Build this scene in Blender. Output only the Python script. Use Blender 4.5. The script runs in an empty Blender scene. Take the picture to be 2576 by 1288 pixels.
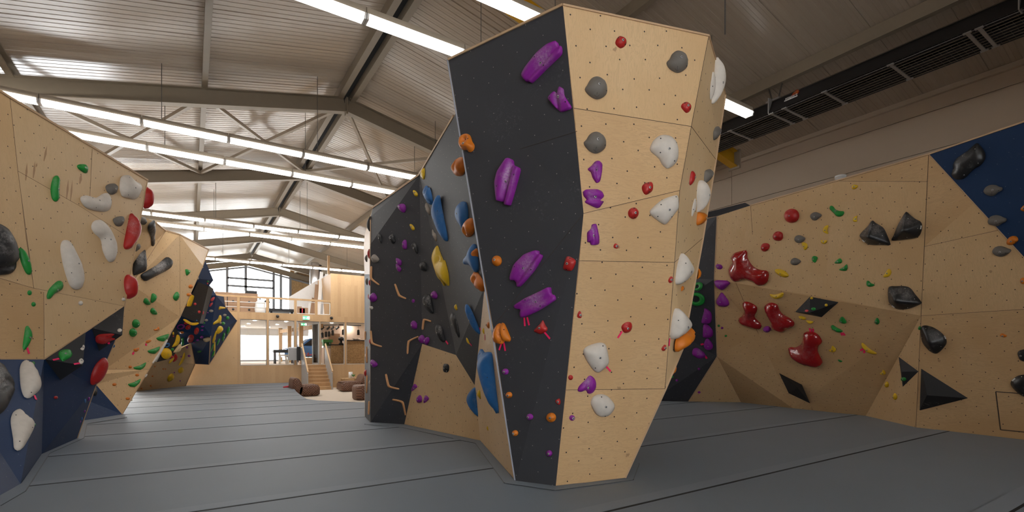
import bpy, bmesh, math, random
from mathutils import Vector, Matrix
from mathutils.bvhtree import BVHTree
from mathutils.geometry import delaunay_2d_cdt, tessellate_polygon
random.seed(7)
SC = bpy.context.scene
COL = SC.collection
# ------------------------------------------------------------------ camera model (frame 2576 x 1288)
F, CX, VH, EYE = 1250.0, 1288.0, 888.0, 1.35
T = math.atan2(808, 1250); S_, C_ = math.sin(T), math.cos(T)
CAM = Vector((0, 0, EYE))
def ray(u, v):
    r = (u-CX)/F
    return Vector((r*C_+S_, -r*S_+C_, (VH-v)/F))
def pz(u, v, z): d = ray(u, v); return CAM+d*((z-EYE)/d.z)
def pd(u, v, f): return CAM+ray(u, v)*f
def pX(u, v, X): d = ray(u, v); return CAM+d*(X/d.x)
def pY(u, v, Y): d = ray(u, v); return CAM+d*(Y/d.y)
def pp(u, v, A, B, C):
    n = (B-A).cross(C-A); d = ray(u, v)
    return CAM+d*(n.dot(A-CAM)/n.dot(d))
def depth(p): return p.x*S_+p.y*C_
def proj(p):
    f = depth(p); r = p.x*C_-p.y*S_
    return (CX+F*r/f, VH-F*(p.z-EYE)/f)

# ------------------------------------------------------------------ materials
MATS = {}
class NT:
    def __init__(s, name):
        m = bpy.data.materials.new(name); m.use_nodes = True
        s.m = m; s.n = m.node_tree.nodes; s.l = m.node_tree.links
        s.b = s.n['Principled BSDF']; s.out = s.n['Material Output']
    def add(s, t, **k):
        x = s.n.new('ShaderNode'+t)
        for a, b in k.items(): setattr(x, a, b)
        return x
    def link(s, a, b): s.l.new(a, b)
    def mix(s, fac, a, b, mode='MIX'):
        x = s.add('MixRGB', blend_type=mode)
        for i, q in enumerate((fac, a, b)):
            if isinstance(q, (int, float)): x.inputs[i].default_value = q
            elif isinstance(q, tuple): x.inputs[i].default_value = (*q, 1)
            else: s.link(q, x.inputs[i])
        return x.outputs[0]
    def math(s, op, a, b=0.0):
        x = s.add('Math', operation=op)
        for i, q in enumerate((a, b)):
            if isinstance(q, (int, float)): x.inputs[i].default_value = q
            else: s.link(q, x.inputs[i])
        return x.outputs[0]
    def ramp(s, fac, p0, p1, c0=(0, 0, 0), c1=(1, 1, 1)):
        x = s.add('ValToRGB'); e = x.color_ramp.elements
        e[0].position = p0; e[1].position = p1; e[0].color = (*c0, 1); e[1].color = (*c1, 1)
        s.link(fac, x.inputs[0]); return x.outputs[0]
    def noise(s, vec, scale, detail=3, dist=0.0, rough=.5):
        x = s.add('TexNoise'); x.inputs['Scale'].default_value = scale
        x.inputs['Detail'].default_value = detail; x.inputs['Distortion'].default_value = dist
        x.inputs['Roughness'].default_value = rough
        if vec is not None: s.link(vec, x.inputs['Vector'])
        return x.outputs['Fac']
    def mapping(s, vec, scale=(1, 1, 1), rot=(0, 0, 0)):
        x = s.add('Mapping'); x.inputs['Scale'].default_value = scale; x.inputs['Rotation'].default_value = rot
        s.link(vec, x.inputs['Vector']); return x.outputs[0]
    def uv(s): return s.add('UVMap').outputs[0]
    def obj(s): return s.add('TexCoord').outputs['Object']
    def base(s, c, rough=.6, metal=0.0, spec=.5):
        if isinstance(c, tuple): s.b.inputs['Base Color'].default_value = (*c, 1)
        else: s.link(c, s.b.inputs['Base Color'])
        s.b.inputs['Roughness'].default_value = rough; s.b.inputs['Metallic'].default_value = metal
        s.b.inputs['Specular IOR Level'].default_value = spec
    def bump(s, h, strength=.3, dist=.01):
        x = s.add('Bump'); x.inputs['Strength'].default_value = strength; x.inputs['Distance'].default_value = dist
        s.link(h, x.inputs['Height']); s.link(x.outputs[0], s.b.inputs['Normal'])
def flat(name, c, rough=.6, metal=0.0, var=.06, spec=.5):
    t = NT(name); n = t.noise(t.obj(), 9, 3)
    lo = tuple(x*(1-var) for x in c); hi = tuple(min(1, x*(1+var)) for x in c)
    t.base(t.mix(n, lo, hi), rough, metal, spec); MATS[name] = t.m; return t.m
def glow(name, c, s):
    t = NT(name); t.base(c, .5)
    t.b.inputs['Emission Color'].default_value = (*c, 1); t.b.inputs['Emission Strength'].default_value = s
    MATS[name] = t.m; return t.m
def dots(t, uv, pitch, rad, rnd=.28):
    m = t.mapping(uv, (1/pitch, 1/pitch, 1), (0, 0, .62))
    v = t.add('TexVoronoi', voronoi_dimensions='2D'); v.inputs['Scale'].default_value = 1
    v.inputs['Randomness'].default_value = rnd; t.link(m, v.inputs['Vector'])
    return t.math('LESS_THAN', v.outputs['Distance'], rad/pitch)
def plywood(name, c, pitch=.2, rad=.0075, grain=(2.2, .35), contrast=.16, dotc=(.02, .014, .01), rough=.5):
    t = NT(name); uv = t.uv()
    g = t.noise(t.mapping(uv, (grain[0]*3, grain[1]*3, 1)), 2.2, 5, 1.6, .6)
    rings = t.math('SINE', t.math('MULTIPLY', g, 46.0))
    k = t.ramp(rings, .0, 1.0)
    fine = t.noise(t.mapping(uv, (90, 6, 1)), 3, 2)
    blot = t.noise(uv, .9, 3, .5)
    lo = tuple(x*(1-contrast) for x in c); hi = tuple(x*(1+contrast*.5) for x in c)
    col = t.mix(t.math('MULTIPLY', k, .6), hi, lo)
    col = t.mix(t.math('MULTIPLY', fine, .35), col, lo)
    col = t.mix(t.ramp(blot, .35, .75), col, tuple(x*y for x, y in zip(c, (.93, .88, .8))))
    kn = t.add('TexVoronoi', voronoi_dimensions='2D'); kn.inputs['Scale'].default_value = .55
    t.link(uv, kn.inputs['Vector'])
    knot = t.math('LESS_THAN', t.math('ADD', kn.outputs['Distance'], t.math('MULTIPLY', t.noise(uv, 40, 2), .03)), .026)
    col = t.mix(t.math('MULTIPLY', knot, .5), col, (.20, .11, .055))
    if rad: col = t.mix(dots(t, uv, pitch, rad), col, dotc)
    t.base(col, rough, 0, .35); MATS[name] = t.m; return t.m
def painted(name, c, chalk=.18, dotc=(.3, .28, .26), pitch=.2, rad=.0045):
    t = NT(name); uv = t.uv()
    n = t.noise(uv, 1.1, 4, .4); f = t.noise(uv, 60, 3)
    col = t.mix(n, tuple(x*.85 for x in c), tuple(x*1.2 for x in c))
    a = t.ramp(t.noise(uv, 2.1, 3, .3), .56, .74); b = t.ramp(t.noise(uv, 26, 4, 1.2, .7), .55, .72)
    ck = t.math('MULTIPLY', t.math('MULTIPLY', a, b), chalk)
    col = t.mix(ck, col, (.5, .48, .46))
    sp = t.ramp(t.noise(uv, 75, 1), .77, .80)
    col = t.mix(t.math('MULTIPLY', sp, chalk*.8), col, (.5, .48, .46))
    if rad: col = t.mix(dots(t, uv, pitch, rad), col, dotc)
    t.base(col, .62, 0, .35); t.bump(f, .25, .002); MATS[name] = t.m; return t.m
def plastic(name, c, rough=.45, chalk=.0, spec=.4, bumpy=.25, cc=(.62, .58, .56), coat=0.0):
    t = NT(name); o = t.obj()
    n = t.noise(o, 14, 3)
    col = t.mix(n, tuple(x*.86 for x in c), tuple(min(1, x*1.12) for x in c))
    if chalk:
        g = t.add('TexCoord').outputs['Generated']; vd = t.add('VectorMath', operation='DISTANCE'); t.link(g, vd.inputs[0]); vd.inputs[1].default_value = (.5, .52, .6)
        rad = t.math('ADD', vd.outputs['Value'], t.math('MULTIPLY', t.math('SUBTRACT', t.noise(o, 11, 4, .4, .65), .5), .75))
        a = t.ramp(rad, .10, .42, (1, 1, 1), (0, 0, 0)); b = t.ramp(t.noise(o, 60, 5, 0, .75), .34, .66)
        col = t.mix(t.math('MULTIPLY', t.math('MULTIPLY', a, b), min(.85, chalk*1.5)), col, cc)
    t.base(col, rough, 0, spec); t.bump(t.noise(o, 160, 3), bumpy, .0015)
    t.b.inputs['Coat Weight'].default_value = coat; t.b.inputs['Coat Roughness'].default_value = .08
    MATS[name] = t.m; return t.m

WOOD = (.625, .425, .228)
plywood('birch', WOOD)
plywood('birch_cross', (.58, .382, .198), grain=(.35, 2.2), contrast=.2)
plywood('birch_pale', (.635, .445, .25), grain=(1.4, .2), contrast=.08)
plywood('birch_far', (.64, .43, .23), rad=0, contrast=.1)
painted('charcoal', (.041, .042, .048))
painted('charcoal_plain', (.045, .046, .052), chalk=.12)
painted('navy', (.006, .028, .088), chalk=.12, dotc=(.1, .13, .2))
painted('volume_black', (.021, .021, .023), chalk=.55, rad=0)
painted('volume_clean', (.017, .017, .019), chalk=.06, rad=0)
flat('ply_edge', (.50, .33, .19), .6)
flat('lam_edge', (.30, .31, .36), .5)
flat('scuff', (.40, .235, .12), .6); flat('joint', (.05, .035, .025), .8)
flat('steel_beige', (.235, .19, .135), .55)
flat('steel_pale', (.34, .285, .22), .5)
flat('steel_yellow', (.62, .33, .01), .5)
flat('dark_gap', (.012, .012, .012), .8)
flat('panel_wall', (.50, .405, .31), .6, var=.02)
flat('metal', (.55, .55, .55), .3, .9)
flat('metal_dull', (.42, .41, .40), .45, .6)
flat('dark_metal', (.022, .021, .022), .45, .3)
flat('wire', (.12, .11, .10), .5, .4)
flat('white_paint', (.80, .79, .77), .5)
flat('grey_paint', (.40, .40, .40), .5)
flat('black_plastic', (.015, .015, .016), .4)
flat('window_frame', (.20, .21, .23), .5)
flat('cardboard', (.33, .20, .12), .8)
flat('concrete', (.62, .53, .43), .75, var=.08)
flat('gravel', (.62, .61, .58), .9, var=.2)
flat('cafe_wall', (.74, .60, .50), .8)
flat('cafe_white', (.80, .79, .77), .7, var=.02)
flat('green_sign', (.0, .32, .12), .5)
flat('tape', (.85, .012, .12), .6)
flat('plant_green', (.06, .22, .05), .6)
flat('car_blue', (.10, .24, .55), .25, .2)
flat('tyre', (.02, .02, .02), .8)
flat('red_cloth', (.45, .03, .05), .8)
flat('brass', (.5, .4, .25), .4, .7)
glow('tube_light', (1.0, .985, .96), 3.2); glow('tube_rear_fill', (1.0, .985, .96), 4.8); glow('tube_mid', (1.0, .98, .95), 7.5); glow('tube_far', (1.0, .99, .97), 13.0)  # the rear tubes belong to the added, unseen fill rows
glow('sign_glow', (.10, .75, .33), .45)
glow('sign_white', (.95, 1.0, .97), 1.2)
glow('spot_glow', (1.0, .9, .78), 90.0)
def wood_clt():
    t = NT('clt'); uv = t.uv()
    br = t.add('TexBrick'); br.inputs['Scale'].default_value = 1; br.inputs['Mortar Size'].default_value = .0
    br.inputs['Brick Width'].default_value = 3.1; br.inputs['Row Height'].default_value = .16
    br.inputs['Color1'].default_value = (.56, .36, .185, 1); br.inputs['Color2'].default_value = (.66, .44, .235, 1)
    t.link(t.mapping(uv, (1, 1, 1), (0, 0, math.pi/2)), br.inputs['Vector'])
    g = t.noise(t.mapping(uv, (26, 1.2, 1)), 2, 4, .5)
    col = t.mix(t.math('MULTIPLY', g, .5), br.outputs['Color'], (.42, .25, .12))
    v = t.add('TexVoronoi', voronoi_dimensions='2D'); v.inputs['Scale'].default_value = 5.5
    t.link(t.mapping(uv, (1, .7, 1)), v.inputs['Vector'])
    col = t.mix(t.math('MULTIPLY', t.math('LESS_THAN', v.outputs['Distance'], .042), .6), col, (.26, .14, .065))
    t.base(col, .55); MATS['clt'] = t.m
wood_clt()
def osb():
    t = NT('osb'); o = t.obj()
    v = t.add('TexVoronoi'); v.inputs['Scale'].default_value = 22; t.link(t.mapping(o, (1, 1, 2.4), (0.3, 0.5, .4)), v.inputs['Vector'])
    col = t.mix(t.add('SeparateColor').outputs[0], (.3, .19, .09), (.5, .33, .17))
    sc = t.add('SeparateColor'); t.link(v.outputs['Color'], sc.inputs[0])
    col = t.mix(sc.outputs[0], (.27, .165, .075), (.50, .33, .16))
    t.base(col, .7); MATS['osb'] = t.m
osb()
def mat_cloth(name, c):
    t = NT(name); o = t.obj()
    a = t.noise(o, 1.2, 4, .4); b = t.noise(t.mapping(o, (1.5, 30, 1)), 6, 3); f = t.noise(o, 230, 3, 0, .7)
    col = t.mix(a, tuple(x*.86 for x in c), tuple(x*1.12 for x in c))
    col = t.mix(t.math('MULTIPLY', b, .35), col, tuple(x*.8 for x in c))
    col = t.mix(t.math('MULTIPLY', t.ramp(f, .40, .66), .55), col, tuple(x*1.7 for x in c))
    t.base(col, .6, 0, .4); t.bump(f, .4, .003); MATS[name] = t.m
    t.b.inputs['Sheen Weight'].default_value = .14; t.b.inputs['Sheen Roughness'].default_value = .45
mat_cloth('mat_grey', (.098, .124, .156)); mat_cloth('mat_flap', (.118, .146, .182)); mat_cloth('mat_edge', (.06, .065, .072))
def roof_sheet():
    t = NT('roof_sheet'); o = t.obj()
    n = t.noise(t.mapping(o, (.3, 3, 1)), 1.3, 3)
    t.base(t.mix(n, (.36, .29, .222), (.43, .355, .28)), .24, .0, .6); MATS['roof_sheet'] = t.m
roof_sheet()
def leather():
    t = NT('brown_leather'); o = t.obj()
    a = t.math('SINE', t.math('MULTIPLY', t.add('SeparateXYZ').outputs[0], 1.0))
    xyz = t.add('SeparateXYZ'); t.link(o, xyz.inputs[0])
    s1 = t.math('ADD', t.math('ADD', xyz.outputs[0], xyz.outputs[1]), xyz.outputs[2]); s2 = t.math('SUBTRACT', t.math('ADD', xyz.outputs[0], xyz.outputs[1]), xyz.outputs[2])
    q = t.math('MULTIPLY', t.math('ABSOLUTE', t.math('SINE', t.math('MULTIPLY', s1, 34))), t.math('ABSOLUTE', t.math('SINE', t.math('MULTIPLY', s2, 34))))
    col = t.mix(t.ramp(q, 0, .35), (.07, .032, .02), (.19, .088, .052))
    t.base(col, .42); t.bump(q, .8, .02); MATS['brown_leather'] = t.m
leather()
def glass_mat():
    t = NT('glass'); n = t.n
    tr = n.new('ShaderNodeBsdfTransparent'); gl = n.new('ShaderNodeBsdfGlossy'); gl.inputs['Roughness'].default_value = .02
    fr = n.new('ShaderNodeFresnel'); fr.inputs['IOR'].default_value = 1.3
    mx = n.new('ShaderNodeMixShader'); t.link(fr.outputs[0], mx.inputs[0]); t.link(tr.outputs[0], mx.inputs[1]); t.link(gl.outputs[0], mx.inputs[2])
    t.link(mx.outputs[0], t.out.inputs[0]); MATS['glass'] = t.m
glass_mat()

# ------------------------------------------------------------------ mesh helpers
class MB:
    def __init__(s): s.v = []; s.f = []; s.m = []; s.uv = {}; s.mats = []; s.sm = []
    def mi(s, mat):
        if mat not in s.mats: s.mats.append(mat)
        return s.mats.index(mat)
    def face(s, pts, mat, smooth=False, uv=None):
        i = len(s.v); s.v += [Vector(p) for p in pts]
        s.f.append(list(range(i, i+len(pts)))); s.m.append(s.mi(mat)); s.sm.append(smooth)
        if uv: s.uv[len(s.f)-1] = uv
        return s
    def grid(s, vs, fs, mat, smooth=True):
        i = len(s.v); s.v += [Vector(p) for p in vs]; k = s.mi(mat)
        for f in fs: s.f.append([i+a for a in f]); s.m.append(k); s.sm.append(smooth)
        return s
    def box(s, a, b, mat):
        x0, y0, z0 = [min(p, q) for p, q in zip(a, b)]; x1, y1, z1 = [max(p, q) for p, q in zip(a, b)]
        vs = [(x0, y0, z0), (x1, y0, z0), (x1, y1, z0), (x0, y1, z0), (x0, y0, z1), (x1, y0, z1), (x1, y1, z1), (x0, y1, z1)]
        return s.grid(vs, [(0, 3, 2, 1), (4, 5, 6, 7), (0, 1, 5, 4), (1, 2, 6, 5), (2, 3, 7, 6), (3, 0, 4, 7)], mat, False)
    def bar(s, p, q, w, h, mat, up=(0, 0, 1)):
        p = Vector(p); q = Vector(q); d = (q-p).normalized(); up = Vector(up)
        a = d.cross(up); a = a.normalized() if a.length > 1e-4 else Vector((1, 0, 0)); b = a.cross(d)
        vs = []
        for c in (p, q):
            for sx, sy in ((-1, -1), (1, -1), (1, 1), (-1, 1)): vs.append(c+a*(sx*w/2)+b*(sy*h/2))
        return s.grid(vs, [(0, 1, 2, 3), (7, 6, 5, 4), (0, 4, 5, 1), (1, 5, 6, 2), (2, 6, 7, 3), (3, 7, 4, 0)], mat, False)
    def prof(s, p, q, pts, mat, side=(1, 0, 0), up=(0, 0, 1)):   # extrude a closed 2-D profile from p to q
        p = Vector(p); q = Vector(q); side = Vector(side); up = Vector(up); n = len(pts)
        vs = [c+side*x+up*y for c in (p, q) for x, y in pts]
        fs = [(i, (i+1) % n, n+(i+1) % n, n+i) for i in range(n)]+[tuple(range(n-1, -1, -1)), tuple(range(n, 2*n))]
        return s.grid(vs, fs, mat, False)
    def tube(s, pts, r, mat, n=8, cap=True):
        pts = [Vector(p) for p in pts]; rs = r if isinstance(r, (list, tuple)) else [r]*len(pts)
        vs = []; fs = []; ref = None
        for i, p in enumerate(pts):
            d = (pts[min(i+1, len(pts)-1)]-pts[max(i-1, 0)]).normalized()
            if ref is None: ref = Vector((0, 0, 1)) if abs(d.z) < .9 else Vector((1, 0, 0))
            a = d.cross(ref).normalized(); b = d.cross(a); ref = -b if False else ref
            for k in range(n):
                t = 2*math.pi*k/n; vs.append(p+(a*math.cos(t)+b*math.sin(t))*rs[i])
        for i in range(len(pts)-1):
            for k in range(n): fs.append((i*n+k, i*n+(k+1) % n, (i+1)*n+(k+1) % n, (i+1)*n+k))
        if cap: fs += [tuple(range(n)), tuple(range(len(vs)-1, len(vs)-n-1, -1))]
        return s.grid(vs, fs, mat, True)
    def lathe(s, c, prof, mat, n=16, axis=(0, 0, 1)):
        ax = Vector(axis).normalized(); a = ax.orthogonal().normalized(); b = ax.cross(a); c = Vector(c)
        vs = [c+ax*z+(a*math.cos(2*math.pi*k/n)+b*math.sin(2*math.pi*k/n))*r for r, z in prof for k in range(n)]
        fs = [(i*n+k, i*n+(k+1) % n, (i+1)*n+(k+1) % n, (i+1)*n+k) for i in range(len(prof)-1) for k in range(n)]
        fs += [tuple(range(n-1, -1, -1)), tuple(range(len(vs)-n, len(vs)))]
        return s.grid(vs, fs, mat, True)
    def build(s, name, parent=None, origin=None):
        if origin is None: origin = Vector((0, 0, 0)) if parent is None else WLOC[parent.name]
        origin = Vector(origin); me = bpy.data.meshes.new(name)
        me.from_pydata([v-origin for v in s.v], [], s.f)
        for k in s.mats: me.materials.append(MATS[k])
        for i, p in enumerate(me.polygons): p.material_index = s.m[i]; p.use_smooth = s.sm[i]
        ul = me.uv_layers.new(name='UVMap')
        for i, p in enumerate(me.polygons):
            if i in s.uv:
                for li, q in zip(p.loop_indices, s.uv[i]): ul.data[li].uv = q
            else:
                n = p.normal; ax = Vector((0, 0, 1)).cross(n)
                ax = ax.normalized() if ax.length > 1e-3 else Vector((1, 0, 0)); ay = n.cross(ax)
                for li in p.loop_indices:
                    c = s.v[me.loops[li].vertex_index]; ul.data[li].uv = (c.dot(ax), c.dot(ay))
        bm = bmesh.new(); bm.from_mesh(me); bmesh.ops.recalc_face_normals(bm, faces=bm.faces) if s.closed() else None
        bm.to_mesh(me); bm.free(); me.update()
        o = bpy.data.objects.new(name, me); COL.objects.link(o)
        if parent is not None: o.parent = parent; o.location = origin-WLOC[parent.name]
        else: o.location = origin
        WLOC[o.name] = origin
        return o
    def closed(s): return True
WLOC = {}
def tag(o, label=None, cat=None, group=None, kind=None):
    for k, v in (('label', label), ('category', cat), ('group', group), ('kind', kind)):
        if v: o[k] = v
    return o
def empty(name, loc, label, cat, group=None, kind=None):
    o = bpy.data.objects.new(name, None); o.empty_display_size = .1; COL.objects.link(o); o.location = loc
    WLOC[o.name] = Vector(loc); return tag(o, label, cat, group, kind)
def copy_tree(o, off, label=None):
    def cp(x, par):
        c = x.copy(); COL.objects.link(c); c.parent = par
        WLOC[c.name] = WLOC.get(x.name, Vector())+Vector(off)
        for ch in list(x.children): cp(ch, c)
        return c
    c = cp(o, None); c.location = Vector(o.location)+Vector(off)
    if label: c['label'] = label
    return c
ORD = ['first', 'second', 'third', 'fourth', 'fifth', 'sixth', 'seventh', 'eighth', 'ninth', 'tenth', 'eleventh', 'twelfth', 'thirteenth',
       'fourteenth', 'fifteenth', 'sixteenth', 'seventeenth', 'eighteenth', 'nineteenth', 'twentieth']

# ------------------------------------------------------------------ the hall
RX, ZB, M = 3.62, 8.0, .212             # ridge line, underside of the rafters at the ridge, roof slope
XL, XR = -5.6, 12.8
FR = [1.5, 7.8, 14.05, 20.4, 26.4, 33.1, 39.5, 42.6]
ZR = 8.64
def rz(x): return ZR-M*abs(x-RX)
YF, YE, YG = -7.0, 24.6, 42.7
fl = MB().box((XL, YF, -.5), (XR, 24.7, -.302), 'concrete').build('floor')
tag(fl, 'pale screed hall floor around the seating corner below the stairs', 'floor', kind='structure')
# roof of micro-ribbed sheets, ribs running from eave to ridge
def roof_side(name, sgn, xe, label):
    mb = MB(); vs = []; fs = []; y = YF; pts = []
    while y < YG:
        for dy, dz in ((0, 0), (.055, 0), (.066, .006), (.12, .006), (.13, 0)):
            pts.append((y+dy, dz))
        y += .145
        if int(y/1.0) != int((y-.145)/1.0): pts.append((y-.012, 0)); pts.append((y-.008, .012)); pts.append((y-.003, .012))
    for yy, dz in pts: vs += [(RX, yy, ZR+dz), (xe, yy, rz(xe)+dz)]
    for i in range(len(pts)-1): fs.append((2*i, 2*i+1, 2*i+3, 2*i+2))
    mb.grid(vs, fs, 'roof_sheet', False); mb.closed = lambda: False
    return tag(mb.build(name), label, 'ceiling', kind='structure')
roof_side('ceiling', -1, XL, 'ribbed metal roof slope on the side of the long light rows')
roof_side('ceiling', 1, XR, 'ribbed metal roof slope on the side of the black radiant heater')
k = 0
for i, y in enumerate(FR):
    mat = 'steel_yellow' if i == 1 else 'steel_beige'
    for sgn in (-1, 1):
        xe = XL if sgn < 0 else (11.98 if i == 1 else XR)
        x0 = RX; dirv = Vector((sgn, 0, -M)).normalized(); up = Vector((sgn*M, 0, 1)).normalized()
        L = abs(xe-x0)/abs(dirv.x)
        p = Vector((x0, y, ZB)); q = p+dirv*L
        mb = MB()
        h, w, tf, tw = .40, .2, .022, .02
        prof = [(-w/2, 0), (w/2, 0), (w/2, tf), (tw/2, tf), (tw/2, h-tf), (w/2, h-tf), (w/2, h), (-w/2, h), (-w/2, h-tf), (-tw/2, h-tf), (-tw/2, tf), (-w/2, tf)]
        mb.prof(p, q, prof, mat, (0, 1, 0), up)
        if sgn < 0: mb.box((RX-.02, y-.1, ZB-.06), (RX+.02, y+.1, ZB+h), mat)
        if i == 1 and sgn > 0: mb.box((11.98, y-.16, q.z-.05), (12.04, y+.16, q.z+h+.03), 'steel_pale')
        o = mb.build('roof_beam'); k += 1
        tag(o, ('yellow painted' if i == 1 else 'beige')+' steel rafter, %s frame ahead, falling towards the %s' % (ORD[max(i-1, 0)], 'near wooden walls' if sgn < 0 else 'heater wall'), 'beam', 'roof rafters', 'structure')
for j, x in enumerate((-3.08, .28, 6.97, 10.33)):
    z1 = rz(x)-.01
    mb = MB().prof((x, YF, z1-.24), (x, YG, z1-.24), [(-.06, 0), (.06, 0), (.06, .02), (-.04, .02), (-.04, .22), (.06, .22), (.06, .24), (-.06, .24)], 'steel_beige')
    tag(mb.build('purlin_beam'), 'long beige roof purlin, %s from the near wooden wall side' % ORD[j if j < 2 else j+1], 'beam', 'roof purlins', 'structure')
mb = MB()
for s in (-1, 1):
    mb.prof((RX+s*.17, YF, ZR-.30), (RX+s*.17, YG, ZR-.30), [(-.07, 0), (.07, 0), (.07, .26), (-.07, .26)], 'steel_beige')
mb.box((RX-.1, YF, ZR-.1), (RX+.1, YG, ZR-.02), 'dark_gap')
tag(mb.build('ridge_beam'), 'twin beige ridge purlin with a dark gap along the roof top', 'beam', kind='structure')
# wind bracing crosses in the bay beyond the second frame
for (x0, x1, j) in ((-3.08, .28, 0), (.28, RX, 1), (RX, 6.97, 2), (6.97, 10.33, 3)):
    mb = MB()
    for a, b in ((x0, x1), (x1, x0)):
        p = Vector((a, FR[2]+.15, rz(a)-.36)); q = Vector((b, FR[3]-.15, rz(b)-.36))
        mb.bar(p, q, .09, .09, 'steel_pale')
    c = Vector(((x0+x1)/2, (FR[2]+FR[3])/2, (rz(x0)+rz(x1))/2-.36)); mb.bar(c-Vector((.25, .2, 0)), c+Vector((.25, .2, 0)), .14, .11, 'steel_pale')
    tag(mb.build('roof_bracing'), 'crossed steel wind brace under the roof, %s from the near wooden wall side' % ORD[j], 'beam', 'wind braces', 'structure')
# side walls
mb = MB()
zs = [-.5, .3, 1.15, 2.0, 2.85, 3.7, 4.62, 5.52, 6.32, 6.69]; ys = [YF, -3.0, 2.4, 8.4, 14.4, 20.4, 26.4, YG]
for a, b in zip(zs, zs[1:]):
    for c, d in zip(ys, ys[1:]): mb.box((XR, c+.006, a+.006), (XR+.12, d-.006, b-.006), 'panel_wall')
mb.box((XR+.03, YF, -.5), (XR+.14, YG, 6.8), 'joint'); mb.bar((XR-.04, YF, 6.66), (XR-.04, YG, 6.66), .08, .1, 'panel_wall')
tag(mb.build('wall_right'), 'beige panelled hall wall above the plywood climbing wall', 'wall', kind='structure')
mb = MB().box((XL-.15, YF, -.5), (XL, YG, rz(XL)+.1), 'panel_wall')
tag(mb.build('wall_left'), 'beige hall wall behind the near climbing walls', 'wall', kind='structure')
mb = MB().box((XL-.15, YF-.15, -.5), (-3.5, YF, 8.8), 'panel_wall').box((2.5, YF-.15, -.5), (XR+.15, YF, 8.8), 'panel_wall').box((-3.5, YF-.15, -.5), (2.5, YF, .9), 'panel_wall').box((-3.5, YF-.15, 2.9), (2.5, YF, 8.8), 'panel_wall')
tag(mb.build('wall_back'), 'plain hall wall behind the photographer', 'wall', kind='structure')

bw = empty('window_7', (-.5, YF, .9), 'unseen window added behind the photographer to fill the hall with daylight', 'window', kind='structure')  # out of view, added so daylight fills the boulder front and near mats
wf = MB()
for x in (-3.47, -1.5, .5, 2.47): wf.box((x-.04, YF-.12, .9), (x+.04, YF-.02, 2.9), 'window_frame')
for z in (.92, 2.88): wf.box((-3.5, YF-.12, z-.04), (2.5, YF-.02, z+.04), 'window_frame')
wf.build('frame', bw); MB().box((-3.5, YF-.08, .92), (2.5, YF-.07, 2.88), 'glass').build('pane', bw)
# ------------------------------------------------------------------ crash mats
SEAMS = [-2.4, -.55, 1.25, 3.12, 5.02, 6.9, 8.72, 10.5, 12.16, 13.8, 15.4, 17.0, 18.55, 20.1, 21.6, 23.1, 24.58]
EDGE = [(13.55, 12.75), (13.6, 4.0), (14.13, 3.6), (14.9, 3.02), (15.6, 2.86), (17.2, 2.97), (18.7, 3.1), (20.9, 3.36), (24.6, 3.85)]
def xedge(y):
    if y <= 13.58: return 12.75
    for (a, b), (c, d) in zip(EDGE[1:], EDGE[2:]):
        if a <= y <= c: return b+(d-b)*(y-a)/(c-a)
    return 4.0
mats_n = 0
for i, (a, b) in enumerate(zip(SEAMS, SEAMS[1:])):
    yc = sorted({a, b-.012} | {e[0] for e in EDGE if a < e[0] < b})
    yy = []
    for y in yc: yy.append((y, xedge(y)))
    if a < 13.58 < b: yy = [(a, 12.75), (13.57, 12.75), (13.6, 4.0), (b-.012, xedge(b-.012))]
    mb = MB(); n = len(yy)
    top = [Vector((x, y, 0)) for y, x in yy]+[Vector((-5.0, b-.012, 0)), Vector((-5.0, a, 0))]
    bot = [Vector((p.x, p.y, -.3)) for p in top]; m_ = len(top)
    mb.grid(top+bot, [tuple(range(m_)), tuple(range(2*m_-1, m_-1, -1))]+[(j, m_+j, m_+(j+1) % m_, (j+1) % m_) for j in range(m_)], 'mat_grey', False)
    o = mb.build('crash_mat', origin=(0, (a+b)/2, 0))
    nm = ('grey crash mat strip across the hall, %s counted from the camera towards the stairs' % ORD[i-2]) if i >= 2 else 'grey crash mat strip on the floor beneath and behind the camera'
    tag(o, nm, 'mat', 'crash mat strips')
    mb = MB(); f0 = a+.003
    mb.box((-4.9, f0, -.004), (min(xedge(f0), xedge(f0+.17))-.05, f0+.17, .004), 'mat_flap')
    o2 = mb.build('velcro_flap', o); tag(o2, 'paler closing flap along the seam')
    mb = MB().box((-4.9, a-.024, -.05), (xedge(a)-.05, a+.003, .0025), 'dark_gap'); mb.build('seam', o)
# border strips of matting round the feet of the walls
def border(pts_in, pts_out, label):
    mb = MB()
    for i in range(len(pts_in)-1):
        q = [pz(*pts_in[i], .009), pz(*pts_in[i+1], .009), pz(*pts_out[i+1], .009), pz(*pts_out[i], .009)]
        mb.face(q, 'mat_grey')
        e = [pz(*pts_out[i], .0), pz(*pts_out[i+1], .0)]
        mb.bar(e[0]+Vector((0, 0, .003)), e[1]+Vector((0, 0, .003)), .022, .008, 'mat_edge')
    o = mb.build('mat_border'); tag(o, label, 'mat')
border([(932, 1062), (1017, 1067), (1208, 1108), (1297, 1209), (1398, 1222), (1571, 1201), (1590, 1166)],
       [(918, 1067), (1012, 1075), (1197, 1115), (1270, 1215), (1397, 1233), (1592, 1207), (1607, 1167)], 'narrow grey mat border around the foot of the central boulder')
border([(0, 1246), (54, 1216), (105, 1142), (193, 1103), (206, 1058), (305, 1044)], [(0, 1272), (62, 1236), (124, 1140), (210, 1102), (218, 1066), (318, 1050)], 'grey mat border along the foot of the navy wall bases')
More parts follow.
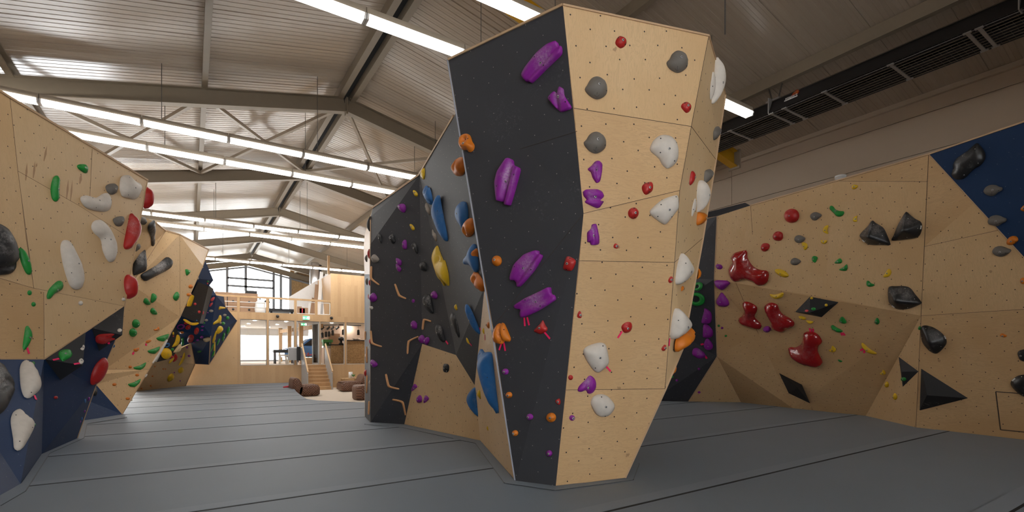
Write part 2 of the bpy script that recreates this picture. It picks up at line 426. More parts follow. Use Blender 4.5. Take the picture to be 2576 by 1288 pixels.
# ------------------------------------------------------------------ climbing walls
BV, BF, BI = [], [], []                 # triangles for placing the holds
def reg(pts, tris, info):
    i = len(BV); BV.extend(pts)
    for t in tris: BF.append(tuple(i+a for a in t)); BI.append(info)
def tri(pts):
    ts = tessellate_polygon([pts]); return [tuple(t) for t in ts]
UVOFF = [0.0]
def panel(wall, pts, mat, label, phrase, thick=.021, name='panel', hold=True, rot=0.0):
    pts = [Vector(p) for p in pts]
    n = Vector((0, 0, 0))
    for i in range(len(pts)): n += (pts[i]-pts[0]).cross(pts[(i+1) % len(pts)]-pts[0])
    n.normalize(); c = sum(pts, Vector())/len(pts)
    if n.dot(CAM-c) < 0: n = -n
    ts = tri(pts)
    if hold: reg(pts, ts, phrase)
    ax = Vector((0, 0, 1)).cross(n).normalized(); ay = n.cross(ax)
    if rot: ax, ay = ax*math.cos(rot)+ay*math.sin(rot), ay*math.cos(rot)-ax*math.sin(rot)
    UVOFF[0] += 3.37; off = UVOFF[0]
    mb = MB(); m = len(pts)
    def uv(p): return ((p-pts[0]).dot(ax)+off, (p-pts[0]).dot(ay)+off*.7)
    for t in ts: mb.face([pts[a] for a in t], mat, False, [uv(pts[a]) for a in t])
    bk = [p-n*thick for p in pts]
    for t in ts: mb.face([bk[a] for a in reversed(t)], 'ply_edge')
    for i in range(m):
        j = (i+1) % m; mb.face([pts[i], bk[i], bk[j], pts[j]], 'ply_edge')
    mb.closed = lambda: True
    # weld
    o = mb.build(name, wall)
    bm = bmesh.new(); bm.from_mesh(o.data); bmesh.ops.remove_doubles(bm, verts=bm.verts, dist=1e-5)
    bmesh.ops.recalc_face_normals(bm, faces=bm.faces); bm.to_mesh(o.data); bm.free()
    tag(o, label); return o
def joints(wall, segs, w=.004):
    mb = MB()
    for p, q in segs:
        d = (CAM-(p+q)/2).normalized()
        mb.bar(p+d*.001, q+d*.001, w, .004, 'joint', up=d)
    return tag(mb.build('panel_joint', wall), 'thin dark joints between the boards')
def on(u, v):                           # the point of a climbing wall seen at a pixel
    global BVH
    h = BVH.ray_cast(CAM, ray(u, v).normalized())
    return h
def trim(wall, pts, w, mat='ply_edge', name='edge_trim', label='thin pale board edge'):
    mb = MB()
    for p, q in zip(pts, pts[1:]): mb.bar(p, q, w, w, mat)
    return tag(mb.build(name, wall), label)

# --- central boulder
boulder = empty('climbing_boulder', (3.6, 5.5, 0), 'freestanding charcoal and birch plywood bouldering block in the middle of the mats', 'climbing wall')
T0, T1, T2, T3 = pz(1128, 150, 4.5), pz(1416, 12, 4.5), pz(1783, 90, 4.5), pz(1824, 236, 4.5)
B0, B1, W0 = pz(1297, 1210, 0), pz(1398, 1223, 0), pz(1208, 1109, 0)
M1 = pd(1468, 537, 4.6); L1 = pd(1240, 822, 5.27)
N1 = pp(1710, 479, T1, T2, M1); B2 = pp(1571, 1202, M1, N1, B1)
U1, U2 = pp(1444, 272, T1, T2, M1), pp(1739, 318, T1, T2, M1)
N2, M2 = pp(1697, 660, M1, N1, B1), pp(1458, 656, M1, N1, B1)
M3, N3 = pp(1424, 981, M1, N1, B1), pp(1673, 978, M1, N1, B1)
CH, WF, SD = "boulder's charcoal face", "boulder's plywood front", "boulder's narrow side"
panel(boulder, [T0, T1, M1, L1], 'charcoal', 'charcoal painted panel', CH)
panel(boulder, [L1, M1, B1, B0], 'charcoal', 'charcoal painted panel', CH)
panel(boulder, [T1, T2, U2, U1], 'birch', 'birch plywood panel', WF, rot=.0)
panel(boulder, [U1, U2, N1, M1], 'birch_cross', 'birch plywood panel', WF)
panel(boulder, [M1, N1, N2, M2], 'birch_cross', 'birch plywood panel', WF)
panel(boulder, [M2, N2, N3, M3], 'birch_cross', 'birch plywood panel', WF)
panel(boulder, [M3, N3, B2, B1], 'birch_cross', 'birch plywood panel', WF)
S1, S2_ = pd(1767, 600, 5.75), pd(1716, 877, 5.42)
S0 = pd(1800, 400, 5.92)
panel(boulder, [T2, T3, S0, U2], 'birch_pale', 'narrow birch plywood panel', SD)
panel(boulder, [U2, S0, S1, N2, N1], 'birch_pale', 'narrow birch plywood panel', SD)
panel(boulder, [N2, S1, S2_, N3], 'birch_pale', 'narrow birch plywood panel', SD)
AP = pd(1219, 722, 5.75); WL = pp(1194, 969, pz(1017, 1068, 0), W0, pd(1147, 893, 7.9)); print('WL', depth(WL))
NW = "slim plywood facet"
panel(boulder, [AP, L1, B0, W0, WL], 'birch_pale', 'slim birch plywood panel', NW)
E1 = Vector((2.78, 5.1, 4.5))
q0, q1, q2 = pz(938, 523, 4.2), pz(1055, 440, 4.4), pz(1142, 293, 4.5)
Q1, Q2, Q3 = pz(1017, 1068, 0), pz(932, 1063, 0), pz(918, 1048, 0)
CC = pd(1147, 893, 7.9); KK = pd(1062, 865, 8.75); VV = pd(932, 615, 9.3); QA = pd(932, 545, 9.62)
KK = pp(1062, 865, Q1, W0, CC)
print('KK', depth(KK)); CW = "charcoal wall behind the boulder"; RW = "plywood triangle near the prow"
panel(boulder, [q1, q2, E1, AP, WL, CC], 'charcoal', 'charcoal painted panel', CW)
panel(boulder, [q0, q1, CC, KK, VV, QA], 'charcoal', 'charcoal painted panel', CW)
panel(boulder, [VV, KK, Q1, Q2], 'charcoal', 'charcoal painted panel', CW)
panel(boulder, [KK, CC, WL, W0, Q1], 'birch', 'birch plywood panel', RW)
q3 = pd(918, 588, 11.3); q3b = pd(915, 622, 11.35)
EN = "boulder's thin end face"
qm, Qm = pd(931, 690, 9.45), pd(917, 690, 11.1)
panel(boulder, [q0, QA, VV, qm, Qm, q3b, q3], 'birch', 'narrow birch end panel', EN)
panel(boulder, [qm, Q2, Q3, Qm], 'charcoal_plain', 'narrow dark end panel', EN)
K1, K2, K3, K4 = Vector((5.9, 6.6, 4.5)), Vector((5.2, 6.6, 0)), Vector((4.9, 10.7, 0)), Vector((5.1, 11.0, 4.3))
panel(boulder, [T3, K1, K2, B2, N3, S2_, S1, S0], 'birch_far', 'birch plywood panel', 'back', hold=False)
panel(boulder, [K1, K4, K3, K2], 'birch_far', 'birch plywood panel', 'back', hold=False)
panel(boulder, [K4, q3, q3b, Qm, Q3, K3], 'birch_far', 'birch plywood panel', 'back', hold=False)
joints(boulder, [(U1, U2), (M1, N1), (M2, N2), (M3, N3), (M1, L1), (pp(1180, 415, T0, T1, M1), pp(1452, 330, T0, T1, M1)), (T2, U2), (U2, N1), (N1, N2), (N2, N3), (U2, S0), (N2, S1)])
trim(boulder, [T0, T1], .022, 'ply_edge'); trim(boulder, [T1, T2, T3], .018)
trim(boulder, [T0+Vector((-.006, .01, 0)), L1+Vector((-.012, .01, 0)), B0+Vector((-.004, .004, 0))], .014, 'lam_edge', label='pale laminate edge of the charcoal prow')
trim(boulder, [q2, q1, q0], .035); trim(boulder, [QA, VV, qm], .02)

# --- near wall on one side of the hall
nearw = empty('climbing_wall', (-2, 9, 0), 'overhanging birch plywood bouldering wall on navy base panels, nearest along the low-roof side', 'climbing wall')
l1 = pz(371, 453, 4.5); a1 = pd(111, 903, 6.62); b1 = pd(313, 770, 8.2)
l0, o0 = pp(25, 245, a1, b1, l1), pp(0, 903, a1, b1, l1)
def LP(u, v): return pp(u, v, a1, b1, l1)
LW, LB = 'nearest plywood overhang', 'navy base panels'
lx, lk1, lk2 = LP(-150, 130), LP(0, 700), LP(85, 725)
lk0, lxo = LP(-150, 660), LP(-150, 903)
panel(nearw, [lx, LP(0, 229), l0, LP(65, 600), lk2, lk1, lk0], 'birch', 'birch plywood panel', LW)
panel(nearw, [l0, l1, LP(345, 610), LP(200, 518), LP(45, 430)], 'birch_pale', 'birch plywood panel', LW)
panel(nearw, [LP(45, 430), LP(200, 518), LP(345, 610), b1, lk2], 'birch_pale', 'birch plywood panel', LW)
lq = LP(110, 735)
panel(nearw, [lk0, lk1, lk2, lq, a1, o0, lxo], 'birch_cross', 'birch plywood panel', LW)
panel(nearw, [lq, LP(85, 725), b1, a1], 'birch_pale', 'birch plywood panel', LW)
L0, Lm, L1b, L2b = pz(0, 1248, 0), pz(52, 1218, 0), pz(105, 1143, 0), pz(193, 1104, 0)
Lx = pz(-140, 1330, 0)
panel(nearw, [lxo, o0, a1, Lm, L0, Lx], 'navy', 'navy painted panel', LB)
panel(nearw, [a1, L1b, Lm], 'navy', 'navy painted panel', LB)
LU = 'dark navy underside'
n1, n2 = pd(288, 860, 8.1), pd(240, 972, 7.9)
panel(nearw, [a1, b1, n1, n2, L2b, L1b], 'navy', 'navy painted panel', LU)
panel(nearw, [l1, b1, n1, n2, L2b, Vector((-4.6, 12.2, 0)), Vector((-4.6, 12.2, 4.5))], 'birch_far', 'birch plywood return panel', 'ret', hold=False)
joints(nearw, [(LP(45, 430), LP(200, 518)), (LP(200, 518), LP(345, 610)), (lk1, lk2), (lk2, b1), (lq, a1), (l0, LP(45, 430)), (LP(45, 430), lk2), (LP(225, 520), LP(232, 375))], .003)
trim(nearw, [LP(0, 229), l0, l1], .03); trim(nearw, [l1, b1], .012); trim(nearw, [b1, a1, o0], .014)

# --- second wall
midw = empty('climbing_wall', (-1, 15, 0), 'slanting birch plywood bouldering wall with green crescents, behind the nearest wall', 'climbing wall')
g0, g1, g2, g3 = pz(392, 560, 4.45), pz(417, 580, 4.5), pz(452, 590, 4.5), pz(525, 628, 4.5)
N0_, Nb = pz(307, 1042, 0), pz(207, 1059, 0)
h1 = pd(453, 797, 13.2); h0 = pd(375, 929, 12.0); hl = pd(264, 929, 10.9); hb = pd(241, 967, 10.55)
gl = pd(330, 716, 11.3); gt = pd(350, 540, 11.2)
MW, MB_ = 'slanting plywood wall', 'navy triangle'
panel(midw, [gt, g0, g1, gl, pd(300, 700, 11.0)], 'birch', 'birch plywood panel', MW)
panel(midw, [g1, g2, h1, h0, hl, pd(240, 900, 10.6), gl], 'birch', 'birch plywood panel', MW)
panel(midw, [hl, h0, N0_, hb, pd(225, 945, 10.4)], 'birch', 'birch plywood panel', MW)
g4 = pd(510, 669, 14.2)
panel(midw, [g2, g3, g4, h1], 'birch_pale', 'pale birch plywood panel', 'slanting wall\'s pale strip')
panel(midw, [hb, N0_, Nb, pd(200, 1000, 10.1)], 'navy', 'navy painted panel', MB_)
panel(midw, [g3, g4, h1, h0, N0_, Vector((-4.4, 17.6, 0)), Vector((-4.4, 18.6, 4.5))], 'birch_far', 'birch plywood return panel', 'ret', hold=False)
joints(midw, [(hl, h0), (g1, gl), (g2, h1)], .005); trim(midw, [g0, g1, g2, g3], .03); trim(midw, [g3, g4, h1, h0, N0_], .018)

# --- far wall with the hanging navy prow
farw = empty('climbing_wall', (-1, 21, 0), 'far plywood bouldering wall with a hanging navy prow in front of the wooden stair wall', 'climbing wall')
F0, F1 = pz(341, 985, 0), pz(466, 971, 0)
FWp = 'plywood below the navy prow'
f1, f2, f3, f4 = pd(381, 914, 17.3), pd(458, 872, 18.8), pd(481, 863, 19.2), pd(490, 916, 19.9)
Fa = pz(389, 979, 0); fa = pd(405, 902, 17.8)
panel(farw, [pd(341, 935, 16.6), f1, fa, Fa, F0], 'birch', 'birch plywood panel', FWp)
panel(farw, [fa, f2, f3, f4, F1, Fa], 'birch_pale', 'birch plywood panel', FWp)
p1, p2, p3, p4 = pd(516, 655, 16.9), pd(537, 705, 17.6), pd(527, 718, 17.6), pd(536, 727, 17.8)
p5, p6, p7, p8 = pd(534, 738, 17.9), pd(562, 746, 18.8), pd(568, 783, 19.2), pd(596, 807, 19.9)
p9, p10, p11 = pd(526, 917, 19.2), pd(491, 915, 19.6), pd(481, 863, 19.1)
c1, c2 = pd(544, 743, 17.7), pd(530, 845, 18.0)
NP = 'hanging navy prow'
panel(farw, [p1, p2, p3, pd(470, 745, 16.6), pd(490, 700, 16.5)], 'navy', 'navy painted panel', NP, rot=.3)
panel(farw, [pd(460, 745, 16.5), p3, p4, p5, c1, c2, p11, pd(457, 872, 18.4), pd(430, 830, 17.0)], 'navy', 'navy painted panel', NP)
panel(farw, [c1, p6, p7, p8, p9, c2], 'navy', 'navy painted panel', NP)
panel(farw, [c2, p9, p10, p11], 'navy', 'navy painted panel', NP)
panel(farw, [p6, p7, p8, Vector((.7, 24.4, 2.3)), Vector((.3, 24.4, 3.6))], 'navy', 'navy painted return panel', 'ret', hold=False)
panel(farw, [p8, p9, p10, p11, Vector((.0, 24.4, 1.0)), Vector((.8, 24.4, 2.2))], 'navy', 'navy painted underside panel', 'ret', hold=False)
trim(farw, [f3, f4, F1], .03)

# --- right wall
rightw = empty('climbing_wall', (11.5, 5, 0), 'long birch plywood bouldering wall with red shells and a navy top corner, below the radiant heater', 'climbing wall')
r2, R4, r1 = pz(2336, 388, 4.5), pz(2304, 1075, 0), pz(1888, 517, 4.5)
s2 = r2+(R4-r2)*.558
def RP(u, v): return pp(u, v, r2, s2, r1)
r0, rj, rk = RP(1804, 544), RP(1797, 702), RP(1851, 712)
R0, R1, R2, R3 = pz(1640, 1008, 0), pz(1732, 1010, 0), pz(1864, 1012, 0), pz(2178, 1046, 0)
R2m = pz(1995, 1027, 0)
rv = pd(1804, 897, 12.85); K6 = pp(1906, 836, rk, s2, R3)
UW, OW, TW, BW = 'long wall\'s upper plywood', 'long wall\'s shaded overhang', 'long wall\'s pale triangle', 'plywood below the navy corner'
panel(rightw, [r0, r1, rk, rj], 'birch', 'birch plywood panel', UW)
panel(rightw, [r1, RP(2095, 455), RP(2075, 748), rk], 'birch', 'birch plywood panel', UW)
panel(rightw, [RP(2095, 455), RP(2110, 452), RP(2332, 457), s2, RP(2075, 748)], 'birch', 'birch plywood panel', UW)
panel(rightw, [RP(2110, 452), r2, RP(2332, 457)], 'birch_cross', 'birch plywood panel', UW)
panel(rightw, [rj, rk, K6, rv], 'birch_cross', 'birch plywood panel', OW)
panel(rightw, [rv, K6, R2m, R2], 'birch_cross', 'birch plywood panel', OW)
panel(rightw, [rk, RP(2075, 748), s2, R3, R2m, K6], 'birch_cross', 'birch plywood panel', OW)
panel(rightw, [s2, R4, R3], 'birch', 'pale birch plywood panel', TW)
panel(rightw, [rv, R2, R1], 'birch', 'birch plywood panel', 'small plywood triangle')
r5, R5, R5x = pz(2720, 250, 4.5), pz(2720, 1124, 0), None
def R4P(u, v): return pp(u, v, r2, R4, pz(2576, 1106, 0))
BN = 'navy top corner'
panel(rightw, [r2, R4P(2720, 257), R4P(2720, 805), R4P(2576, 648)], 'navy', 'navy painted panel', BN)
panel(rightw, [r2, R4P(2450, 511), R4P(2326, 620)], 'birch_cross', 'birch plywood panel', BW)
panel(rightw, [R4P(2326, 620), R4P(2450, 511), R4P(2512, 579), R4P(2576, 648), R4P(2720, 805), R4P(2720, 765), R4P(2576, 778), s2], 'birch', 'birch plywood panel', BW)
panel(rightw, [s2, R4P(2576, 778), R4P(2720, 765), R4P(2720, 1124), R4], 'birch_cross', 'birch plywood panel', BW)
SW = 'charcoal strip'
panel(rightw, [r0, rj, pd(1690, 702, 12.9), pd(1740, 560, 12.1)], 'charcoal', 'charcoal painted panel', SW)
panel(rightw, [rj, rv, R1, R0, pd(1650, 800, 13.2), pd(1690, 702, 12.9)], 'charcoal', 'charcoal painted panel', SW)
panel(rightw, [r0, r1, pd(1874, 510, 11.3), pd(1775, 535, 12.4), pd(1780, 548, 12.1)], 'charcoal_plain', 'charcoal top board', 'cap', hold=False)
h_ = [R4P(2505, 985), R4P(2590, 992), R4P(2590, 1088), R4P(2517, 1081)]
joints(rightw, [(r1, RP(1893, 590)), (rk, K6), (K6, pp(1948, 900, rk, s2, R3)), (R4P(2326, 620), R4P(2512, 579)), (s2, R4P(2576, 778)), (RP(2110, 455), RP(2332, 457)), (r2, s2), (s2, R4)], .005)
joints(rightw, [(h_[0], h_[1]), (h_[0], h_[3]), (h_[3], h_[2])], .013)
trim(rightw, [r1, r2, R4P(2720, 257)], .024); trim(rightw, [r0, rj, rv, R1], .02); trim(rightw, [r2, R4P(2720, 805)], .012)
BVH = BVHTree.FromPolygons(BV, BF)
sm = MB()
for (u0, v0, u1, v1, w) in ((68, 408, 64, 454, 7), (88, 405, 83, 448, 7), (118, 366, 110, 405, 7), (172, 450, 167, 500, 7), (182, 452, 177, 505, 6), (205, 436, 200, 462, 9), (93, 410, 90, 420, 5)):
    a_, b_ = on(u0, v0)[0], on(u1, v1)[0]; n_ = on(u0, v0)[1]; n_ = n_ if n_.dot(CAM-a_) > 0 else -n_
    mid = (a_+b_)/2; s_ = (b_-a_).cross(n_).normalized()*(w/F*depth(a_)/2)
    sm.face([a_+n_*.0012, mid+s_*.7+n_*.0012, b_+s_*.3+n_*.0012, b_-s_*.4+n_*.0012, mid-s_+n_*.0012], 'scuff')
sm.closed = lambda: False; tag(sm.build('scuff_marks', nearw), 'brown upright rub marks on the plywood', kind='stuff')
# ------------------------------------------------------------------ climbing holds
PUR = (.235, .012, .265); ORA = (.62, .17, .008); YEL = (.72, .46, .012); GRN = (.012, .24, .035); RED = (.42, .016, .014)
BLU = (.018, .13, .36); WHI = (.62, .565, .50); GRY = (.155, .140, .122); STO = (.33, .285, .24); BLK = (.016, .016, .017); PNK = (.62, .06, .07)
plastic('h_purple', PUR, .5, .28); plastic('h_orange', ORA, .5, .06); plastic('h_yellow', YEL, .45, .10); plastic('h_green', GRN, .42, .12)
plastic('h_red', RED, .42, .22); plastic('h_blue', BLU, .55, .22); plastic('h_white', WHI, .6, 0); plastic('h_grey', GRY, .65, .06)
plastic('h_stone', STO, .7, .1); plastic('h_black', BLK, .5, .45); plastic('h_pink', PNK, .5, .2)
plastic('h_redgloss', (.33, .006, .008), .18, .10, .6, .03, coat=.5); plastic('h_blackgloss', BLK, .38, .25, .5, .1); plastic('h_cream', (.66, .52, .30), .5, .1)
flat('mark_dark', (.10, .09, .08), .7); plastic('h_wood', (.66, .34, .15), .5, 0)
CNAME = {'h_purple': 'purple', 'h_orange': 'orange', 'h_yellow': 'yellow', 'h_green': 'green', 'h_red': 'red', 'h_blue': 'blue', 'h_white': 'off-white', 'h_grey': 'grey',
         'h_stone': 'stone grey', 'h_black': 'black', 'h_pink': 'pink', 'h_redgloss': 'glossy red', 'h_blackgloss': 'black', 'h_cream': 'cream', 'h_wood': 'wooden'}
ZM = {'px': (1, 0, 0), 'p1': (2.077, 1120, 0), 'p2': (1.951, 1120, 600), 'c4': (3.1415, 880, 300), 'c5': (2.576, 880, 680), 'e1': (4.294, 900, 500), 'e2': (4.294, 900, 780),
      'n3': (4.025, 1160, 800), 's4': (3.22, 1640, 400), 's5': (2.862, 1600, 680), 'r3': (2.012, 1640, 400), 'ra': (4.023, 1870, 440), 'rb': (3.788, 1900, 680),
      'rc': (4.023, 2080, 480), 'rd': (4.292, 2060, 760), 're': (4.025, 2300, 340), 'r4': (1.61, 2076, 300), 'r6': (2.302, 2480, 560),
      'l1': (2, 0, 150), 'l2': (2, 0, 644), 'm1': (4.025, 190, 560), 'm2': (4.025, 190, 780), 'f4': (4.29, 370, 640), 'v1': (6.44, 130, 760)}
def zpx(z, p): s, ox, oy = ZM[z]; return (ox+p[0]/s, oy+p[1]/s)
HOLDS = []
RIGHT = Vector((C_, -S_, 0))
def chaikin(P, it):
    for _ in range(it):
        Q = []
        for i in range(len(P)):
            a, b = P[i], P[(i+1) % len(P)]; Q += [a*.75+b*.25, a*.25+b*.75]
        P = Q
    return P
def crom(P, ten=.5, sub=4):
    Q = []; n = len(P)
    for i in range(n):
        p0, p1, p2, p3 = P[i-1], P[i], P[(i+1) % n], P[(i+2) % n]
        for k in range(sub):
            t = k/sub; m1 = (p2-p0)*ten; m2 = (p3-p1)*ten
            L = (p2-p1).length; 
            if m1.length > L: m1 = m1*(L/m1.length)
            if m2.length > L: m2 = m2*(L/m2.length)
            Q.append(p1*(2*t**3-3*t*t+1)+m1*(t**3-2*t*t+t)+p2*(-2*t**3+3*t*t)+m2*(t**3-t*t))
    return Q
def area(P): return .5*sum(P[i].x*P[(i+1) % len(P)].y-P[(i+1) % len(P)].x*P[i].y for i in range(len(P)))
def segd(p, a, b):
    d = b-a; L = d.length_squared
    t = 0 if L < 1e-12 else max(0, min(1, (p-a).dot(d)/L))
    return (p-(a+d*t)).length
def inside(p, P):
    c = False; j = len(P)-1
    for i in range(len(P)):
        if (P[i].y > p.y) != (P[j].y > p.y) and p.x < (P[j].x-P[i].x)*(p.y-P[i].y)/(P[j].y-P[i].y)+P[i].x: c = not c
        j = i
    return c
BOLT = {}
def small_part(kind, owner, pos, nrm):
    if kind not in BOLT:
        mb = MB()
        if kind == 'bolt':
            mb.lathe((0, 0, 0), [(.0125, -.004), (.0125, .002), (.0105, .0035)], 'metal_dull', 10)
            mb.lathe((0, 0, .0036), [(.0065, -.003), (.0062, .0004)], 'black_plastic', 6)
        elif kind == 'screw': mb.lathe((0, 0, 0), [(.0065, -.003), (.006, .0012)], 'black_plastic', 8)
        else: mb.lathe((0, 0, 0), [(.0075, -.003), (.006, .0022)], 'metal', 8)
        o = mb.build(kind if kind != 'wscrew' else 'screw'); me = o.data; bpy.data.objects.remove(o); BOLT[kind] = me
    o = bpy.data.objects.new('bolt' if kind == 'bolt' else 'screw', BOLT[kind]); COL.objects.link(o); o.parent = owner
    o.location = pos; o.rotation_mode = 'QUATERNION'; o.rotation_quaternion = Vector((0, 0, 1)).rotation_difference(nrm)
    return o
def H(z, col, pts, noun='hold', ht=None, groove=None, dish=None, tape=None, bolt=True, screws=0, sharp=False, label=None, off=None, side=None, name='climbing_hold', ring=None, gw=.16, prof=.6, rim=.22, marks=None, plates=None):
    """pts: outline as seen in the photo, or (cx, cy, rx, ry[, rot]) for an oval one"""
    if isinstance(pts, tuple):
        cx, cy, rx, ry = pts[:4]; ro = math.radians(pts[4]) if len(pts) > 4 else 0
        pts = [(cx+rx*math.cos(a)*math.cos(ro)-ry*math.sin(a)*math.sin(ro), cy+rx*math.cos(a)*math.sin(ro)+ry*math.sin(a)*math.cos(ro)) for a in [2*math.pi*k/10 for k in range(10)]]
    px = [zpx(z, p) for p in pts]
    us = [p[0] for p in px]; vs = [p[1] for p in px]
    cu, cv = (min(us)+max(us))/2, (min(vs)+max(vs))/2
    w, h = max(us)-min(us), max(vs)-min(vs)
    au, av = (cu, cv) if off is None else (cu+off[0], cv+off[1])
    if side is not None:                                  # on a face turned away from the camera: seen in profile
        c = pd(au, av, side[0]); n = (RIGHT*side[1]+Vector((S_, C_, 0))*.25).normalized(); phrase = side[2]; hit = True
    else:
        loc, n, idx, dist = on(au, av)
        if loc is None:
            for du, dv in ((-4, 0), (4, 0), (0, 4), (-8, 2), (8, 2), (0, -6), (-14, 0), (14, 0)):
                loc, n, idx, dist = on(au+du, av+dv)
                if loc: break
        if loc is None: print('MISS', z, col, round(cu), round(cv)); return
        if n.dot(CAM-loc) < 0: n = -n
        c = loc; phrase = BI[idx]
    f = depth(c); sc = f/F
    view = (CAM-c).normalized(); cosv = n.dot(view)
    x = RIGHT-n*RIGHT.dot(n)
    if x.length < .2: x = Vector((0, 0, 1)).cross(n)
    x.normalize(); y = n.cross(x)
    if side is not None:
        P = [Vector((math.cos(a)*.62, math.sin(a)))*(h*sc/2) for a in [2*math.pi*k/12 for k in range(12)]]
        H_ = w*sc
        conv = None
    elif cosv < .33:
        k = .82/max(cosv, .3)
        P = [Vector(((u-cu)*sc*k, (cv-v)*sc)) for u, v in px]; H_ = .62*w*sc
        conv = lambda q: Vector(((zpx(z, q)[0]-cu)*sc*k, (cv-zpx(z, q)[1])*sc))
        if off is None: off = (0, 0)
    else:
        def conv0(u, v):
            d = ray(u, v); q = CAM+d*(n.dot(c-CAM)/n.dot(d))-c
            return Vector((q.dot(x), q.dot(y)))
        P = [conv0(u, v) for u, v in px]; H_ = (ht if ht is not None else .40)*min(w, h)*sc
        conv = lambda q: conv0(*zpx(z, q))
    if ht is not None and (side is not None or cosv < .33): H_ *= ht/.4
    if area(P) < 0: P = P[::-1]
    A0 = abs(area(P)); P = crom(P, .22 if sharp else .5); A1 = abs(area(P))
    cen = sum(P, Vector((0, 0)))/len(P); k = math.sqrt(A0/max(A1, 1e-9)); k = min(k, 1.08); P = [cen+(p-cen)*k for p in P]
    size = max(w, h); per = sum((P[i]-P[i-1]).length for i in range(len(P)))
    nseg = 14 if size < 14 else 22 if size < 30 else 34 if size < 60 else 48
    R = []; step = per/nseg; acc = 0
    for i in range(len(P)):
        a, b = P[i], P[(i+1) % len(P)]; L = (b-a).length; t = acc
        while t < L: R.append(a.lerp(b, t/L)); t += step
        acc = t-L
    P = R
    verts = list(P); sp = step*.95
    xs = [p.x for p in P]; ys = [p.y for p in P]
    yy = min(ys)+sp/2; row = 0
    while yy < max(ys):
        xx = min(xs)+(sp/2 if row % 2 else 0)
        while xx < max(xs):
            q = Vector((xx, yy))
            if inside(q, P) and min(segd(q, P[i-1], P[i]) for i in range(len(P))) > sp*.45: verts.append(q)
            xx += sp
        yy += sp*.87; row += 1
    nP = len(P)
    vo, eo, fo, _, _, _ = delaunay_2d_cdt(verts, [(i, (i+1) % nP) for i in range(nP)], [], 1, 1e-7)
    vo = [Vector(v) for v in vo]
    dist = [min(segd(v, P[i-1], P[i]) for i in range(nP)) for v in vo]
    bd = [d < 1e-6 for d in dist]; dm = max(dist) or 1
    if side is None: H_ = (ht if ht is not None else .40)*2*dm*(.95 if cosv < .33 else 1.08)
    nb = [set() for _ in vo]
    for fc in fo:
        for a in range(len(fc)): nb[fc[a]].update((fc[a-1], fc[(a+1) % len(fc)]))
    hh = []
    for v, d in zip(vo, dist):
        t = min(1, d/dm); hh.append(H_*(rim+(1-rim)*t) if prof == 'ridge' else H_*(rim+(1-rim)*math.sin(t*math.pi/2)**prof))
    for it in range(1 if prof == 'ridge' else 3): hh = [a if b else .5*a+.5*sum(hh[j] for j in q)/max(1, len(q)) for a, b, q in zip(hh, bd, nb)]
    if conv and groove:
        g = [conv(q) for q in groove]; W = math.sqrt(A0)*gw
        for i, v in enumerate(vo):
            d = min(segd(v, g[j], g[j+1]) for j in range(len(g)-1)); hh[i] *= 1-.62*math.exp(-(d/W)**2)
    if conv and dish:
        for (qx, qy, rr, dep) in dish:
            q = conv((qx, qy)); rr = rr/ZM[z][0]*sc
            for i, v in enumerate(vo):
                if not bd[i]: hh[i] -= H_*dep*math.exp(-((v-q).length/rr)**2)
    org = c
    hw = [org+x*v.x+y*v.y+n*a for v, a in zip(vo, hh)]
    base = {i: org+x*v.x+y*v.y-n*.002 for i, v in enumerate(vo) if bd[i]}
    V = hw+list(base.values()); bi = {i: len(hw)+j for j, i in enumerate(base)}
    Fc = [tuple(fc) for fc in fo]
    edges = {}
    for fc in fo:
        for a in range(len(fc)):
            e = (fc[a], fc[(a+1) % len(fc)]); edges[e] = 1
    for (a, b) in edges:
        if (b, a) not in edges and a in bi and b in bi: Fc.append((b, a, bi[a], bi[b]))
    mb = MB().grid(V, Fc, col, True)
    o = mb.build(name, origin=org)
    for ob_, sh in (('screw', 0),): pass
    if sharp: pass
    # bolts and screws
    if bolt and size > 13 and min(w, h) > 9:
        ci = min(range(len(vo)), key=lambda i: (vo[i]-cen).length+(10 if bd[i] else 0))
        small_part('bolt', o, hw[ci]-org+n*.001, n)
    if screws:
        kind = 'wscrew' if col in ('h_black', 'h_blackgloss') else 'screw'
        for j in range(screws):
            b0 = P[int((j+.3)*nP/screws) % nP]; tgt = cen+(b0-cen)*.82
            ii = min(range(len(vo)), key=lambda i: (vo[i]-tgt).length+(10 if bd[i] else 0))
            nn = (n*.8+(x*(vo[ii]-cen).x+y*(vo[ii]-cen).y).normalized()*.35).normalized()
            small_part(kind, o, hw[ii]-org+nn*.001, nn)
    if tape:
        for a, b in tape:
            ua, ub = zpx(z, a), zpx(z, b); q = []
            for uv_ in (ua, ub):
                d = ray(*uv_); q.append(CAM+d*(n.dot(c+n*.006-CAM)/n.dot(d)))
            tb = MB().bar(q[0], q[1], max(.009, 4.6*sc), .003, 'tape', up=n).build('start_tape', o); tag(tb, 'pink start tape')
    if marks or plates:
        hb = BVHTree.FromPolygons(V, Fc)
        def onh(q):
            l_, n_, _, _ = hb.ray_cast(CAM, ray(*zpx(z, q)).normalized()); return (l_, n_) if l_ else None
        for ln in marks or ():
            pt = [onh(q) for q in ln]; pt = [p_[0]+(CAM-p_[0]).normalized()*.002 for p_ in pt if p_]
            if len(pt) > 1: MB().tube(pt, .0032, 'mark_dark', 5).build('arrow_mark', o)
        for pa, pb in plates or ():
            r1, r2_ = onh(pa), onh(pb)
            if r1 and r2_: MB().bar(r1[0]+n*.002, r2_[0]+n*.002, .028, .004, 'white_paint', up=n).build('maker_tag', o)
    HOLDS.append(dict(o=o, col=col, noun=noun, phrase=phrase, u=cu, v=cv, size=size, label=label))
    return o
